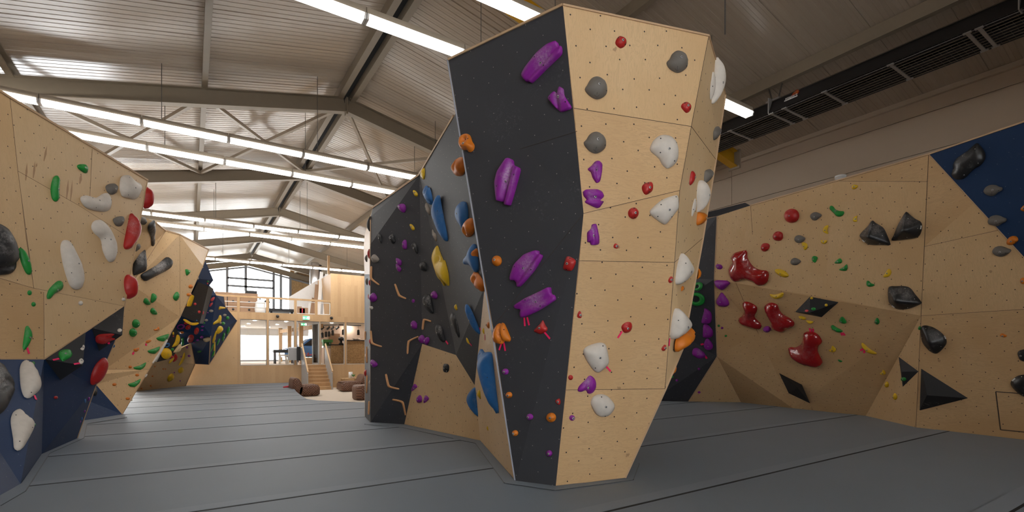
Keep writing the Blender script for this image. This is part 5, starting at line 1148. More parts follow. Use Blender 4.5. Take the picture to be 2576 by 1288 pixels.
# exit signs
def exit_sign(x, y, z, w, h, label):
    e = empty('exit_sign', (x, y, z), label, 'exit sign', 'emergency exit signs')
    MB().box((x-w/2, y-.03, z-h/2), (x+w/2, y+.03, z+h/2), 'white_paint').build('sign_case', e)
    MB().box((x-w/2+.012, y-.034, z-h/2+.012), (x+w/2-.012, y-.03, z+h/2-.012), 'sign_glow').build('sign_face', e)
    g = MB(); yy = y-.036; k = h/.2; s = .022*k
    mx = x+w*.22                                   # running figure in a doorway
    g.box((mx+.03*k, yy, z-.06*k), (mx+.09*k, yy+.002, z+.065*k), 'sign_white')
    g.lathe((mx-.01*k, yy, z+.05*k), [(.014*k, 0), (.014*k, .002)], 'sign_white', 10, (0, 1, 0))
    for p, q in (((-.012, .035), (-.02, -.005)), ((-.02, -.005), (.012, -.03)), ((.012, -.03), (.0, -.062)), ((-.02, -.005), (-.045, -.03)), ((-.045, -.03), (-.075, -.03)), ((-.012, .03), (.022, .012)), ((-.012, .03), (-.045, .01))):
        g.bar((mx+p[0]*k, yy+.001, z+p[1]*k), (mx+q[0]*k, yy+.001, z+q[1]*k), .016*k, .002, 'sign_white', up=(0, 1, 0))
    ax = x-w*.26
    g.bar((ax-.02*k, yy+.001, z), (ax+.06*k, yy+.001, z), .024*k, .002, 'sign_white', up=(0, 1, 0))
    for sg in (-1, 1): g.bar((ax-.055*k, yy+.001, z), (ax-.005*k, yy+.001, z+sg*.045*k), .024*k, .002, 'sign_white', up=(0, 1, 0))
    g.build('pictogram', e)
x_, z_ = wz(769.5, 800); exit_sign(x_, YE-.035, z_, .30, .19, 'pale green lit exit sign on the timber band above the stair door')
x_, z_ = wz(764, 816, 25.4); exit_sign(x_, 25.4, z_, .27, .14, 'dark green exit sign hanging inside the stair doorway')
MB().tube([(x_, 25.4, z_+.06), (x_, 25.4, 2.92)], .012, 'metal').build('sign_hanger', bpy.data.objects['exit_sign.001'])
for u, v, nm in ((697, 795, 'small black ball spotlight on the timber band between the two cafe windows'), (832.5, 799.5, 'small black ball spotlight on the timber band beyond the exit sign')):
    x_, z_ = wz(u, v); s = empty('wall_spotlight', (x_, YE, z_), nm, 'spotlight', 'ball spotlights')
    MB().lathe((x_, YE, z_), [(.05, -.0), (.05, .02)], 'black_plastic', 12, (0, -1, 0)).build('mount', s); MB().lathe((x_, YE-.02, z_), [(.02, 0), (.062, .03), (.07, .07), (.05, .12), (.02, .14)], 'black_plastic', 14, (0.2, -1, -.3)).build('lamp_head', s)
# stairs
sx0, sx1 = 4.34, 5.33
st = empty('staircase', (sx0, 23.3, -.302), 'short timber staircase with grey side panels up to the glazed door', 'stairs')
n_ = 7
for i in range(n_):
    y1 = 23.28+(24.6-23.28)*i/n_; zt = -.302+(ZS+.302)*(i+1)/n_
    MB().box((sx0, y1, -.302 if i == 0 else zt-(ZS+.302)/n_-.02), (sx1, 24.6, zt-.03), 'clt').box((sx0, y1-.03, zt-.03), (sx1, min(y1+.25, 24.595), zt), 'clt').build('step', st)
for x, nm in ((sx0-.045, 'l'), (sx1+.0, 'r')):
    pts = [(23.22, -.302), (23.22, .45), (24.52, 1.62), (24.596, 1.62), (24.596, -.302)]
    g = MB(); m_ = len(pts); V = [Vector((x, y, z)) for y, z in pts]+[Vector((x+.045, y, z)) for y, z in pts]
    g.grid(V, [tuple(range(m_)), tuple(range(2*m_-1, m_-1, -1))]+[(j, m_+j, m_+(j+1) % m_, (j+1) % m_) for j in range(m_)], 'grey_paint', False)
    tag(g.build('balustrade', st), 'grey sheet side panel')
    MB().bar((x+.02, 23.15, .52), (x+.02, 24.55, 1.78), .06, .05, 'clt').build('handrail', st)
j_ = MB().prof((sx0-.62, 24.45, 1.02), (sx0-.05, 24.45, 1.02), [(-.02, 0), (.02, 0), (.05, .55), (.0, .6), (-.05, .55)], 'grey_paint', (0, 1, 0)).build('landing_panel', st)
cl = MB().prof((sx0-.28, 24.36, 1.25), (sx0-.12, 24.36, 1.25), [(-.03, -.25), (.03, -.25), (.06, .35), (-.05, .38)], 'black_plastic', (0, 1, 0)).build('jacket', origin=(sx0-.2, 24.36, 1)); tag(cl, 'dark jacket hung over the grey panel at the head of the stairs', 'jacket')
# ------------------------------------------------------------------ cafe behind the windows
ZC = .80
mb = MB().box((xw[0], Yb, .5), (XR, 42.8, ZC-.001), 'concrete'); tag(mb.build('floor_cafe'), 'pale cafe floor behind the windows', 'floor', kind='structure')
mb = MB().box((XL, Yb, 2.93), (XR, 42.6, ZG-.002), 'cafe_white'); tag(mb.build('ceiling_cafe'), 'white cafe ceiling under the gallery', 'ceiling', kind='structure')
mb = MB().box((xw[0]-.12, Yb, .5), (xw[0], 36.5, 2.93), 'cafe_white'); tag(mb.build('wall_cafe_side'), 'white side wall of the cafe', 'wall', kind='structure')
mb = MB().box((6.05, 29.2, ZC), (XR, 29.32, 2.93), 'cafe_wall'); tag(mb.build('wall_cafe_back'), 'pinkish cafe back wall', 'wall', kind='structure')
f_ = empty('window_5', (3.4, 36.4, ZC), 'glazed cafe front facing the bright yard', 'window', kind='structure'); g = MB()
for x in (xw[0]+.05, 2.62, 5.0): g.box((x-.05, 36.3, ZC), (x+.05, 36.4, 2.93), 'white_paint')
g.box((xw[0], 36.3, 2.5), (6.8, 36.4, 2.93), 'white_paint'); g.box((xw[0], 36.3, ZC), (6.8, 36.4, ZC+.1), 'grey_paint'); g.build('frame', f_)
MB().box((xw[0], 36.34, ZC+.1), (6.8, 36.36, 2.5), 'glass').build('pane', f_)
for i, (u, y) in enumerate(((705.5, 34.6), (728, 31.6), (757, 28.6))):
    p = pY(u, 850, y); o = MB().box((p.x-.1, y-.1, ZC), (p.x+.1, y+.1, 2.93), 'clt').build('timber_post', origin=(p.x, y, ZC)); tag(o, 'square timber post inside the cafe, %s from the first window' % ORD[i], 'post', 'cafe posts')
MBg = None
p0, p1 = pY(705.5, 850, 34.6), pY(757, 850, 28.6)
o = MB().bar((p0.x, 34.6, 2.72), (p1.x+.6, 26.4, 2.72), .14, .2, 'clt').build('trim_1'); tag(o, 'timber lintel along the cafe posts', 'beam', kind='structure')
ct = empty('cafe_counter', (7.2, 26.6, ZC), 'wood-chip board counter seen through the third and fourth cafe windows', 'counter')
xa, xb, xc = wx(834, 26.6), wx(868, 26.6), wx(945, 26.6)
MB().box((xa, 26.6, ZC), (xb, 27.1, 1.75), 'osb').build('counter_front', ct); MB().box((xb, 26.3, ZC), (xc, 26.9, 1.98), 'osb').build('counter_front', ct)
MB().box((xa-.05, 26.55, 1.75), (xb, 27.2, 1.80), 'black_plastic').build('worktop', ct); MB().box((xb-.03, 26.25, 1.98), (xc, 27.0, 2.03), 'black_plastic').build('worktop', ct)
def on_counter(u, y): return wx(u, y)
x_ = on_counter(824, 26.9); cm = empty('coffee_machine', (x_, 27.0, 1.6), 'dark green coffee machine standing beside the counter', 'coffee machine')
MB().box((x_-.2, 26.8, ZC), (x_+.2, 27.2, 1.6), 'cafe_wall').build('cabinet_base', cm)
MB().box((x_-.22, 26.8, 1.62), (x_+.22, 27.2, 1.72), 'metal_dull').box((x_-.2, 26.95, 1.7), (x_+.2, 27.2, 1.95), 'plant_green').box((x_-.24, 26.78, 1.9), (x_+.24, 27.2, 2.05), 'plant_green').build('machine_body', cm)
for s in (-.1, .1): MB().tube([(x_+s, 26.86, 1.9), (x_+s, 26.86, 1.8)], .03, 'metal').build('group_head', cm)
x_ = on_counter(858, 26.9); gr = empty('espresso_grinder', (x_, 26.9, 1.8), 'black rounded grinder standing on the wood-chip counter', 'grinder')
MB().lathe((x_, 26.9, 1.8), [(.12, 0), (.12, .05), (.07, .08), (.07, .2), (.14, .24), (.15, .33), (.08, .4)], 'black_plastic').build('grinder_body', gr)
for u, nm in ((893, 'first pale bowl on the higher counter'), (900, 'second pale bowl on the higher counter beside the first')):
    x_ = on_counter(u, 26.6); tag(MB().lathe((x_, 26.6, 2.03), [(.05, 0), (.1, .03), (.15, .1), (.13, .1), (.04, .03)], 'cafe_wall').build('bowl', origin=(x_, 26.6, 2.03)), nm, 'bowl', 'bowls')
for i, (x, y) in enumerate([(2.6, 27), (4.0, 27), (2.6, 30), (4.0, 30), (2.6, 33), (4.0, 33.5), (6.2, 27), (7.6, 26), (9, 26), (7.6, 29), (9.2, 29), (6.4, 34), (7.4, 31)]):
    tag(MB().lathe((x, y, 2.93), [(.07, 0), (.065, -.015)], 'spot_glow', 16).build('ceiling_downlight', origin=(x, y, 2.93)), 'lit round ceiling downlight of the cafe', 'ceiling light', 'cafe downlights')
tl = empty('track_light', (7.2, 27.5, 2.8), 'black ceiling track with spotlights over the cafe counter', 'track light')
xt0, xt1 = wx(808, 28.9), wx(853, 27.0)
MB().bar((xt0, 28.9, 2.88), (xt1, 27.0, 2.83), .05, .05, 'black_plastic').bar((xt1, 27.0, 2.83), (wx(908, 27.0), 27.0, 2.83), .05, .05, 'black_plastic').build('track', tl)
for t in (.12, .45, .68, .95):
    p = Vector((xt0, 28.9, 2.84)).lerp(Vector((xt1, 27.0, 2.79)), t)
    s = MB().tube([p, p+Vector((.02, -.02, -.07)), p+Vector((-.12, -.06, -.19))], [.02, .05, .05], 'black_plastic', 10).build('spot_head', tl)
for u, v, y in ((811, 844, 28.8), (820, 842, 28.7), (828, 841, 28.6), (837, 838, 28.4), (863.5, 836.5, 28), (901.5, 837, 28)):
    p = pY(u, v, y); o = empty('pendant_lamp', (p.x, y, p.z), 'small black pendant lamp over the cafe, %s from the staircase' % ORD[[811, 820, 828, 837, 863.5, 901.5].index(u)], 'pendant lamp', 'cafe pendants')
    MB().lathe((p.x, y, p.z-.13), [(.07, 0), (.07, .26), (.03, .3)], 'black_plastic', 12).build('lamp_shade', o); MB().tube([(p.x, y, p.z+.15), (p.x, y, 2.93)], .006, 'wire', 5).build('cord', o)
x_ = wx(842, 29.1); dd = empty('door_2', (x_, 29.15, ZC), 'brown inner door of the cafe', 'door', kind='structure'); MB().box((x_-.3, 29.14, ZC), (x_+.3, 29.2, 2.45), 'cardboard').build('door_leaf', dd)
tb = empty('cafe_table', (4.2, 28.2, ZC), 'dark topped cafe table seen through the second cafe window', 'table')
xa_, xb_ = wx(686, 28.2), wx(741, 28.2)
MB().box((xa_, 27.9, 1.36), (xb_, 28.5, 1.52), 'dark_metal').build('table_top', tb)
for x in (xa_+.1, xb_-.1):
    for y in (27.98, 28.42): MB().box((x-.03, y-.03, ZC), (x+.03, y+.03, 1.36), 'dark_metal').build('leg', tb)
for u, nm in ((712, 'white stool standing at the cafe table, beside the window post'), (733, 'white stool standing at the cafe table, beside the stair railing')):
    x_ = wx(u, 27.3); s = empty('stool', (x_, 27.3, ZC), nm, 'stool', 'white stools'); MB().box((x_-.2, 27.1, 1.2), (x_+.2, 27.5, 1.27), 'white_paint').build('seat', s)
    for a in (-.16, .16):
        for b in (-.16, .16): MB().bar((x_+a, 27.3+b, ZC), (x_+a*.8, 27.3+b*.8, 1.2), .04, .04, 'white_paint').build('leg', s)
pb = empty('flower_crate', (4.9, 26.2, ZC), 'wooden crate of pink flowers just inside the stair door', 'flower crate')
x_ = wx(771, 26.0); MB().box((x_-.32, 25.85, ZC), (x_+.3, 26.2, 1.12), 'clt').build('crate', pb); g = MB()
random.seed(3)
for i in range(26):
    p = Vector((x_+random.uniform(-.28, .26), 26.0+random.uniform(-.12, .12), 1.12)); q = p+Vector((random.uniform(-.05, .05), random.uniform(-.05, .05), random.uniform(.06, .2))); g.tube([p, q], .006, 'plant_green', 4); g.lathe(q, [(.01, 0), (.035, .02), (.02, .045)], 'h_pink', 6)
tag(g.build('flowers', pb), kind='stuff')
# outdoors
mb = MB().box((-30, 42.9, .5), (40, 140, .78), 'gravel'); tag(mb.build('ground'), 'bright pale yard beyond the glazing', 'ground', kind='structure')
def car(cx, cy, z0):
    c = empty('parked_car', (cx, cy, z0), 'blue car parked in the bright yard behind the cafe glazing', 'car')
    L, W = 3.9, 1.7
    prof = [(-1.95, .3), (-1.98, .62), (-1.75, .85), (-1.15, .95), (-.55, 1.42), (.75, 1.48), (1.45, 1.02), (1.9, .92), (1.97, .5), (1.9, .28)]
    b = MB(); n = len(prof); V = []
    for s, k in ((-1, 1), (1, 1)):
        for x, z in prof: V.append(Vector((cx+x, cy+s*W/2*(1 if z < 1.0 else .8), z0+z)))
    b.grid(V, [tuple(range(n)), tuple(range(2*n-1, n-1, -1))]+[(i, n+i, n+(i+1) % n, (i+1) % n) for i in range(n)], 'car_blue', False); b.build('car_body', c)
    for s in (-1, 1):
        g = MB().face([(cx-.95, cy+s*.80, z0+1.0), (cx-.5, cy+s*.72, z0+1.36), (cx+.1, cy+s*.72, z0+1.38), (cx+.1, cy+s*.81, z0+1.0)], 'dark_metal').face([(cx+.18, cy+s*.81, z0+1.0), (cx+.18, cy+s*.72, z0+1.39), (cx+.72, cy+s*.72, z0+1.4), (cx+1.2, cy+s*.80, z0+1.04)], 'dark_metal'); g.closed = lambda: False
        for k in range(len(g.v)): g.v[k].y += s*.045
        g.build('side_window', c)
        for x in (-1.2, 1.2): MB().lathe((cx+x, cy+s*.72, z0+.31), [(.16, -.1), (.31, -.1), (.31, .1), (.16, .1)], 'tyre', 18, (0, 1, 0)).build('wheel', c)
car(6.55, 32.3, ZC)
# ------------------------------------------------------------------ gallery and gable
g = MB(); mul = [-1.6, .4, 2.28, 3.5, 5.43, 5.95, 6.62]
gw = empty('window_6', (3, YG, 4.6), 'tall glazed gable above the gallery', 'window', kind='structure')
for x in mul: g.box((x-.09, YG-.1, 4.55), (x+.09, YG, rz(x)-.55), 'window_frame')
g.box((-1.6, YG-.1, 4.5), (6.62, YG, 4.62), 'window_frame')
for z0, z1, xa, xb in ((6.90, 7.04, 2.28, 5.43), (6.32, 6.46, 2.28, 5.43)): g.box((xa, YG-.1, z0), (xb, YG, z1), 'window_frame')
for s in (-1, 1): g.bar((RX, YG-.05, ZR-.75), (RX+s*5.3, YG-.05, rz(RX+5.3)-.75), .1, .12, 'window_frame')
g.build('frame', gw)
P_ = MB(); P_.face([(-1.6, YG-.05, 4.6), (6.62, YG-.05, 4.6), (6.62, YG-.05, rz(6.62)-.6), (RX, YG-.05, ZR-.7), (-1.6, YG-.05, rz(-1.6)-.6)], 'glass'); P_.closed = lambda: False; P_.build('pane', gw)
mb = MB()
def gab(x0, x1, zb): mb.grid([(x0, YG, zb), (x1, YG, zb), (x1, YG, rz(x1)+.3), (x0, YG, rz(x0)+.3), (x0, YG+.1, zb), (x1, YG+.1, zb), (x1, YG+.1, rz(x1)+.3), (x0, YG+.1, rz(x0)+.3)], [(0, 1, 2, 3), (7, 6, 5, 4), (0, 4, 5, 1), (1, 5, 6, 2), (2, 6, 7, 3), (3, 7, 4, 0)], 'osb', False)
gab(XL, -1.6, ZG); gab(6.62, XR, ZG); mb.box((-1.6, YG, ZG), (6.62, YG+.1, 4.55), 'panel_wall')
tag(mb.build('wall_gable'), 'wood-chip boarded gable wall beside the gallery glazing', 'wall', kind='structure')
pr = pz(0, 0, 0)
def q27(u, v, y): p = pY(u, v, y); return p
V = [q27(729, 746, 27.5), q27(826, 688, 27.5), q27(826, 757, 27.5), q27(729, 757, 27.5)]
for p in V[2:]: p.z = ZG
g = MB(); W4 = [v+Vector((0, .06, 0)) for v in V]; g.grid(V+W4, [(0, 1, 2, 3), (7, 6, 5, 4), (0, 4, 5, 1), (1, 5, 6, 2), (2, 6, 7, 3), (3, 7, 4, 0)], 'white_paint', False); tag(g.build('stair_parapet', origin=V[3]), 'white sloping parapet board on the gallery', 'parapet')
du = empty('exhaust_duct', (pY(790, 700, 33).x, 33, ZG), 'shiny round exhaust duct with a black pipe rising behind the sloping parapet', 'duct')
p = pY(791, 700, 33); zt = pY(791, 663, 33).z; MB().lathe((p.x, 33, ZG), [(.28, 0), (.28, zt-ZG), (.24, zt-ZG+.05)], 'metal', 20).build('duct_pipe', du); p = pY(803, 700, 33); MB().lathe((p.x, 33.1, ZG), [(.17, 0), (.17, zt-ZG-.05)], 'black_plastic', 16).build('black_pipe', du)
p = pY(826.5, 700, 28.6); tag(MB().box((p.x-.06, 28.55, ZG), (p.x+.06, 28.67, pY(826, 643, 28.6).z), 'clt').build('timber_post', origin=(p.x, 28.6, ZG)), 'tall thin timber post rising from the gallery to the roof', 'post')
for i, (u0, u1, nm) in enumerate(((545, 572, 'brown storage cabinet nearest the navy prow'), (573, 600, 'middle brown storage cabinet behind the gallery bars'), (604, 649, 'widest brown storage cabinet behind the gallery bars'))):
    x0, x1 = wx(u0, 26), wx(u1, 26); c = empty('storage_cabinet', (x0, 26, ZG), nm+' on the gallery', 'cabinet', 'gallery cabinets')
    MB().box((x0, 26, ZG), (x1-.02, 26.6, 3.95), 'cardboard').build('cabinet_body', c)
    for z in (3.35, 3.72): 
        dr = MB().box((x0+.03, 25.985, z-.17), (x1-.05, 26, z+.17), 'cardboard').build('drawer', c); MB().lathe(((x0+x1)/2, 25.985, z), [(.05, 0), (.045, .02)], 'black_plastic', 10, (0, -1, 0)).build('knob', dr)
x0, x1 = wx(541, 26), wx(649, 26); tag(MB().box((x0, 26.05, 3.95), (x1, 26.55, 4.12), 'cardboard').build('long_carton', origin=(x0, 26.3, 3.95)), 'long brown carton lying on top of the gallery cabinets', 'carton')
x0 = wx(616, 26.3); tag(MB().box((x0, 26.1, 4.12), (x1-.02, 26.5, 4.26), 'dark_metal').build('flat_case', origin=(x0, 26.3, 4.12)), 'dark flat case on top of the long brown carton', 'case')
x0 = wx(655, 25.6); bx = MB().lathe((x0, 25.6, ZG), [(.2, 0), (.24, .2), (.2, .55), (.07, .66)], 'white_paint', 14).build('white_sack', origin=(x0, 25.6, ZG)); tag(bx, 'white sack standing behind the gallery railing beside the cabinets', 'sack')
x0, x1 = wx(676, 25.5), wx(740, 25.5); be = empty('gallery_bench', (x0, 25.5, ZG), 'long dark grey bench low behind the gallery railing', 'bench'); MB().box((x0, 25.4, 3.3), (x1, 25.9, 3.42), 'dark_metal').build('seat', be)
for x in (x0+.1, x1-.1): MB().box((x-.05, 25.45, ZG), (x+.05, 25.85, 3.3), 'dark_metal').build('leg', be)
rk = empty('dumbbell_rack', (wx(664, 25.9), 25.9, ZG), 'small black weight rack behind the gallery post', 'rack')
xk = wx(664, 26); MB().bar((xk-.2, 25.9, 3.75), (xk+.25, 25.9, 3.75), .05, .05, 'black_plastic').bar((xk-.18, 25.9, ZG), (xk-.18, 25.9, 3.9), .05, .05, 'black_plastic').bar((xk+.2, 25.9, ZG), (xk+.2, 25.9, 3.9), .05, .05, 'black_plastic').build('rack_frame', rk)
for s in (-.1, .05, .17): MB().lathe((xk+s, 25.9, 3.78), [(.06, -.03), (.06, .03)], 'black_plastic', 10, (1, 0, 0)).build('weight', rk)
for i, (u, h, m_) in enumerate(((752, .62, 'cardboard'), (760, .5, 'red_cloth'), (768, .55, 'cardboard'))):
    x_ = wx(u, 25.7); tag(MB().box((x_-.13, 25.6, ZG), (x_+.11, 25.9, ZG+h*.7), m_).build('storage_box', origin=(x_, 25.7, ZG)), ('brown carton', 'dark red box', 'second brown carton')[i]+' behind the white gallery frame beside the leaning boards', 'box')
for i, (u0, v0, u1, v1, m_) in enumerate(((776, 786, 782, 756, 'white_paint'), (783, 786, 789, 750, 'cardboard'), (791, 788, 797, 716, 'cardboard'), (801, 788, 809, 684, 'white_paint'), (809, 788, 815, 702, 'grey_paint'), (816, 788, 822, 690, 'white_paint'), (822, 788, 826, 720, 'cardboard'))):
    y0, y1 = 25.9, 26.7; a = pY(u0, v0, y0); b = pY(u1, v1, y1); a.z = ZG
    tag(MB().bar(a, b, .16, .025, m_, up=(0, 1, 0)).build('leaning_board', origin=a), '%s board leaning on the gallery, %s from the parapet foot' % ({'white_paint': 'white', 'cardboard': 'brown', 'grey_paint': 'grey'}[m_], ORD[i]), 'board', 'boards leaning on the gallery')
# ------------------------------------------------------------------ seating corner
def armchair(x0, y0, flip, label, w=.97, d=.95):
    c = empty('armchair', (x0, y0, -.302), label, 'armchair')
    def P(px): return [Vector(p) for p in px]
    def extr(pts, a, b, name, it=2):
        Q = chaikin(P(pts), it); g = MB(); n = len(Q); rings = []
        for t, k in ((a, .93), (a+.04, 1), (b-.04, 1), (b, .93)):
            cx = sum(q.x for q in Q)/n; cy = sum(q.y for q in Q)/n
            rings += [Vector((x0+((cx+(q.x-cx)*k) if not flip else (w-(cx+(q.x-cx)*k))), y0+t, -.302+cy+(q.y-cy)*k)) for q in Q]
        fs = [(r*n+i, r*n+(i+1) % n, (r+1)*n+(i+1) % n, (r+1)*n+i) for r in range(3) for i in range(n)]+[tuple(range(n)), tuple(range(4*n-1, 3*n-1, -1))]
        g.grid(rings, fs, 'brown_leather', True); g.build(name, c)
    extr([(0, 0), (.3, 0), (.38, .35), (.30, .55), (.22, .70), (.05, .73), (-.01, .55)], 0, d, 'backrest')
    extr([(.22, 0), (w, 0), (w+.01, .2), (w, .38), (.8, .43), (.3, .40), (.22, .3)], .0, d, 'seat')
    extr([(.25, .34), (w-.02, .36), (w-.02, .44), (.28, .44)], .12, d-.12, 'cushion', 2)
    return c
armchair(3.2, 20.05, False, 'brown quilted leather armchair at the mat edge before the stairs, back towards the cafe windows')
armchair(5.36, 21.5, True, 'brown quilted leather armchair against the stair wall near the white pot', 1.15)
pf = empty('pouf', (4.82, 17.4, -.302), 'brown quilted leather pouf half hidden by the dark boulder edge', 'pouf')
g = MB(); xs_ = (4.82, 5.7); ys_ = (17.3, 18.1)
V = []; R8 = 20
for z, k in ((-.302, .92), (-.25, 1), (.1, 1.02), (.19, .97), (.22, .85)):
    for i in range(R8):
        a = 2*math.pi*i/R8; cx, sy = math.cos(a), math.sin(a); r = (abs(cx)**5+abs(sy)**5)**(-1/5)
        V.append(Vector((5.26+.44*r*cx*k, 17.7+.4*r*sy*k, z)))
fs = [(j*R8+i, j*R8+(i+1) % R8, (j+1)*R8+(i+1) % R8, (j+1)*R8+i) for j in range(4) for i in range(R8)]+[tuple(range(R8-1, -1, -1)), tuple(range(4*R8, 5*R8))]
g.grid(V, fs, 'brown_leather', True).build('pouf_body', pf)
t_ = empty('side_table', (6.1, 23.1, -.302), 'small low side table behind the armchair at the stair wall', 'table'); MB().box((5.75, 22.85, .16), (6.45, 23.4, .2), 'clt').build('table_top', t_)
for x in (5.8, 6.4):
    for y in (22.9, 23.35): MB().box((x-.02, y-.02, -.302), (x+.02, y+.02, .16), 'clt').build('leg', t_)
x_ = wx(882, 23.1); vs_ = MB().lathe((x_, 23.1, .2), [(.09, 0), (.09, .28), (.075, .28), (.075, .2)], 'white_paint', 16).build('white_pot', origin=(x_, 23.1, .2)); tag(vs_, 'plain white cylindrical pot on the side table behind the armchair', 'pot')
x_ = wx(889, 23.0); pl = empty('potted_plant', (x_, 23.0, .2), 'small green plant beside the plain white pot', 'plant'); MB().lathe((x_, 23.0, .2), [(.05, 0), (.06, .07), (.05, .07)], 'cafe_wall', 12).build('pot', pl); g = MB()
for i in range(9):
    a = i*.7; q = Vector((x_+.09*math.cos(a), 23.0+.09*math.sin(a), .34+.02*(i % 3))); g.bar((x_, 23.0, .26), q, .035, .006, 'plant_green')
g.build('leaves', pl)
p = pz(727, 975, 0); rd = MB().tube([p+Vector((-.2, 0, .02)), p+Vector((0, .06, .03)), p+Vector((.18, -.02, .02))], [.03, .05, .03], 'red_cloth', 8).build('red_cloth', origin=p); tag(rd, 'crumpled small red cloth lying on the far corner of the mats', 'cloth')
# ------------------------------------------------------------------ radiant heater under the roof
ht_ = empty('radiant_heater', (10.5, 5, 6.3), 'long black radiant heater hanging from the roof beside the panelled wall', 'heater')
hx0, hx1, hz0, hz1, hy0, hy1 = 10.05, 10.95, 6.31, 6.60, -3.5, 11.0
MB().prof((0, hy0, 0), (0, hy1, 0), [(hx0, hz0), (hx0-.02, hz0), (hx0+.12, hz1), (hx1-.12, hz1), (hx1+.02, hz0), (hx1, hz0), (hx1-.14, hz1-.03), (hx0+.14, hz1-.03)], 'dark_metal').build('hood', ht_)
MB().prof((0, hy0, 0), (0, hy1, 0), [(hx0+.08, hz1-.03), (hx0+.16, hz1+.02), (hx0+.2, hz1+.02), (hx0+.2, hz1)], 'steel_beige').build('top_flange', ht_)
for x in (10.3, 10.68): MB().tube([(x, hy0, 6.43), (x, hy1, 6.43)], .06, 'dark_metal', 10).build('radiant_tube', ht_)
g = MB()
for i in range(9): g.bar((hx0+.1*i+.05, hy0, hz0-.004), (hx0+.1*i+.05, hy1, hz0-.004), .008, .008, 'metal_dull' if i in (0,) else 'steel_beige')
y = hy0
while y < hy1: g.bar((hx0, y, hz0), (hx1, y, hz0), .005, .005, 'dark_metal'); y += .08
g.build('grille', ht_)
for (u, v) in ((1848, 333), (1952, 290), (1987, 278), (2083, 235), (2247, 166), (2438, 86), (2468, 74)):
    p = pz(u, v, hz0)
    b = MB().bar((hx0+.03, p.y, hz0-.012), (hx1-.05, p.y, hz0-.012), .045, .02, 'metal_dull')
    for x in (hx0+.03, hx1-.05): b.bar((x, p.y-.05, hz0-.014), (x, p.y+.05, hz0-.014), .04, .02, 'metal_dull')
    b.build('bracket', ht_)
for yc in (5.75, 2.05):
    for dy in (-.12, .16):
        g = MB(); a = Vector((hx0+.25, yc+dy*.4, hz1+.03)); b = Vector((10.33, yc+dy, rz(10.33)-.26)); n = 14
        for i in range(n):
            p, q = a.lerp(b, i/n), a.lerp(b, (i+1.25)/n); s = Vector((.014, 0, 0)) if i % 2 else Vector((0, .014, 0))
            g.tube([p-s*.2, p+s, q+s, q-s*.2, q-s, p-s, p-s*.2], .005, 'wire', 5, False)
        g.build('chain', ht_)
    MB().box((hx0+.12, yc-.14, hz1), (hx0+.36, yc+.14, hz1+.035), 'metal_dull').build('hanger_plate', ht_)
    MB().box((hx0-.03, yc-.008, hz0-.01), (hx0+.14, yc+.008, hz1+.02), 'metal_dull').build('joint_strap', ht_)
# maker's badge on the sloping side
lu, lv = 1972, 264; nrm = Vector((-.29, 0, .14)).normalized(); upv = Vector((.14, 0, .29)).normalized(); ax = Vector((0, -1, 0))
yb0 = pX(1974, 262, hx0+.04).y; yb1 = pX(2006, 246, hx0+.04).y; wl = yb0-yb1
ctr = Vector((hx0+.05, (yb0+yb1)/2, hz0+.145))+nrm*.012
bd = MB().bar(ctr-ax*wl*.52-upv*.02, ctr+ax*wl*.52-upv*.02, .004, .03, 'white_paint', up=upv)
bo = bd.build('badge_bar', ht_)
cu = bpy.data.curves.new('badge_text', 'FONT'); cu.body = 'etapart'; cu.size = .2; cu.extrude = .002; cu.align_x = 'CENTER'; cu.align_y = 'CENTER'
to = bpy.data.objects.new('badge_text', cu); COL.objects.link(to); dg = bpy.context.evaluated_depsgraph_get(); me = bpy.data.meshes.new_from_object(to.evaluated_get(dg)); bpy.data.objects.remove(to)
wd = max(v.co.x for v in me.vertices)-min(v.co.x for v in me.vertices); k = wl*.95/wd
mt = Matrix((ax, upv, nrm)).transposed().to_4x4(); me.transform(mt @ Matrix.Diagonal((k, k, 1, 1))); me.materials.append(MATS['white_paint'])
to = bpy.data.objects.new('badge_text', me); COL.objects.link(to); to.parent = ht_; to.location = ctr+upv*.03+nrm*.004-WLOC[ht_.name]
fl_ = MB(); 
for i, (s, h_) in enumerate(((.08, .07), (.16, .1), (.25, .13), (.34, .11), (.42, .07))): fl_.bar(ctr+ax*wl*(s-.0)+upv*(.03), ctr+ax*wl*(s+.06)+upv*(.03+h_), .05, .002, 'h_orange' if i % 2 else 'h_red', up=nrm)
fl_.build('badge_flame', ht_)
# white tub left on top of the wall, power cable, roof hook
p = RP(2108, 452); p = p+Vector((.10, 0, -.06)); tub = empty('white_tub', p, 'small white tub left standing on the top edge of the long wall', 'tub')
MB().lathe(p-Vector((0, 0, .05)), [(.07, 0), (.085, .17), (.092, .17), (.092, .20), (.05, .205)], 'white_paint', 18).build('tub_body', tub)
hk = MB(); p = pX(1824, 118, 6.97); p.z = rz(p.x)-.27; q = Vector((p.x, p.y, 6.3)); hk.tube([p, q], .012, 'wire', 6); hk.bar(p+Vector((-.12, 0, 0)), p+Vector((.12, 0, .08)), .05, .05, 'wire'); tag(hk.build('chain_hook', origin=p), 'thin chain hanging from a roof clamp behind the boulder top', 'chain')
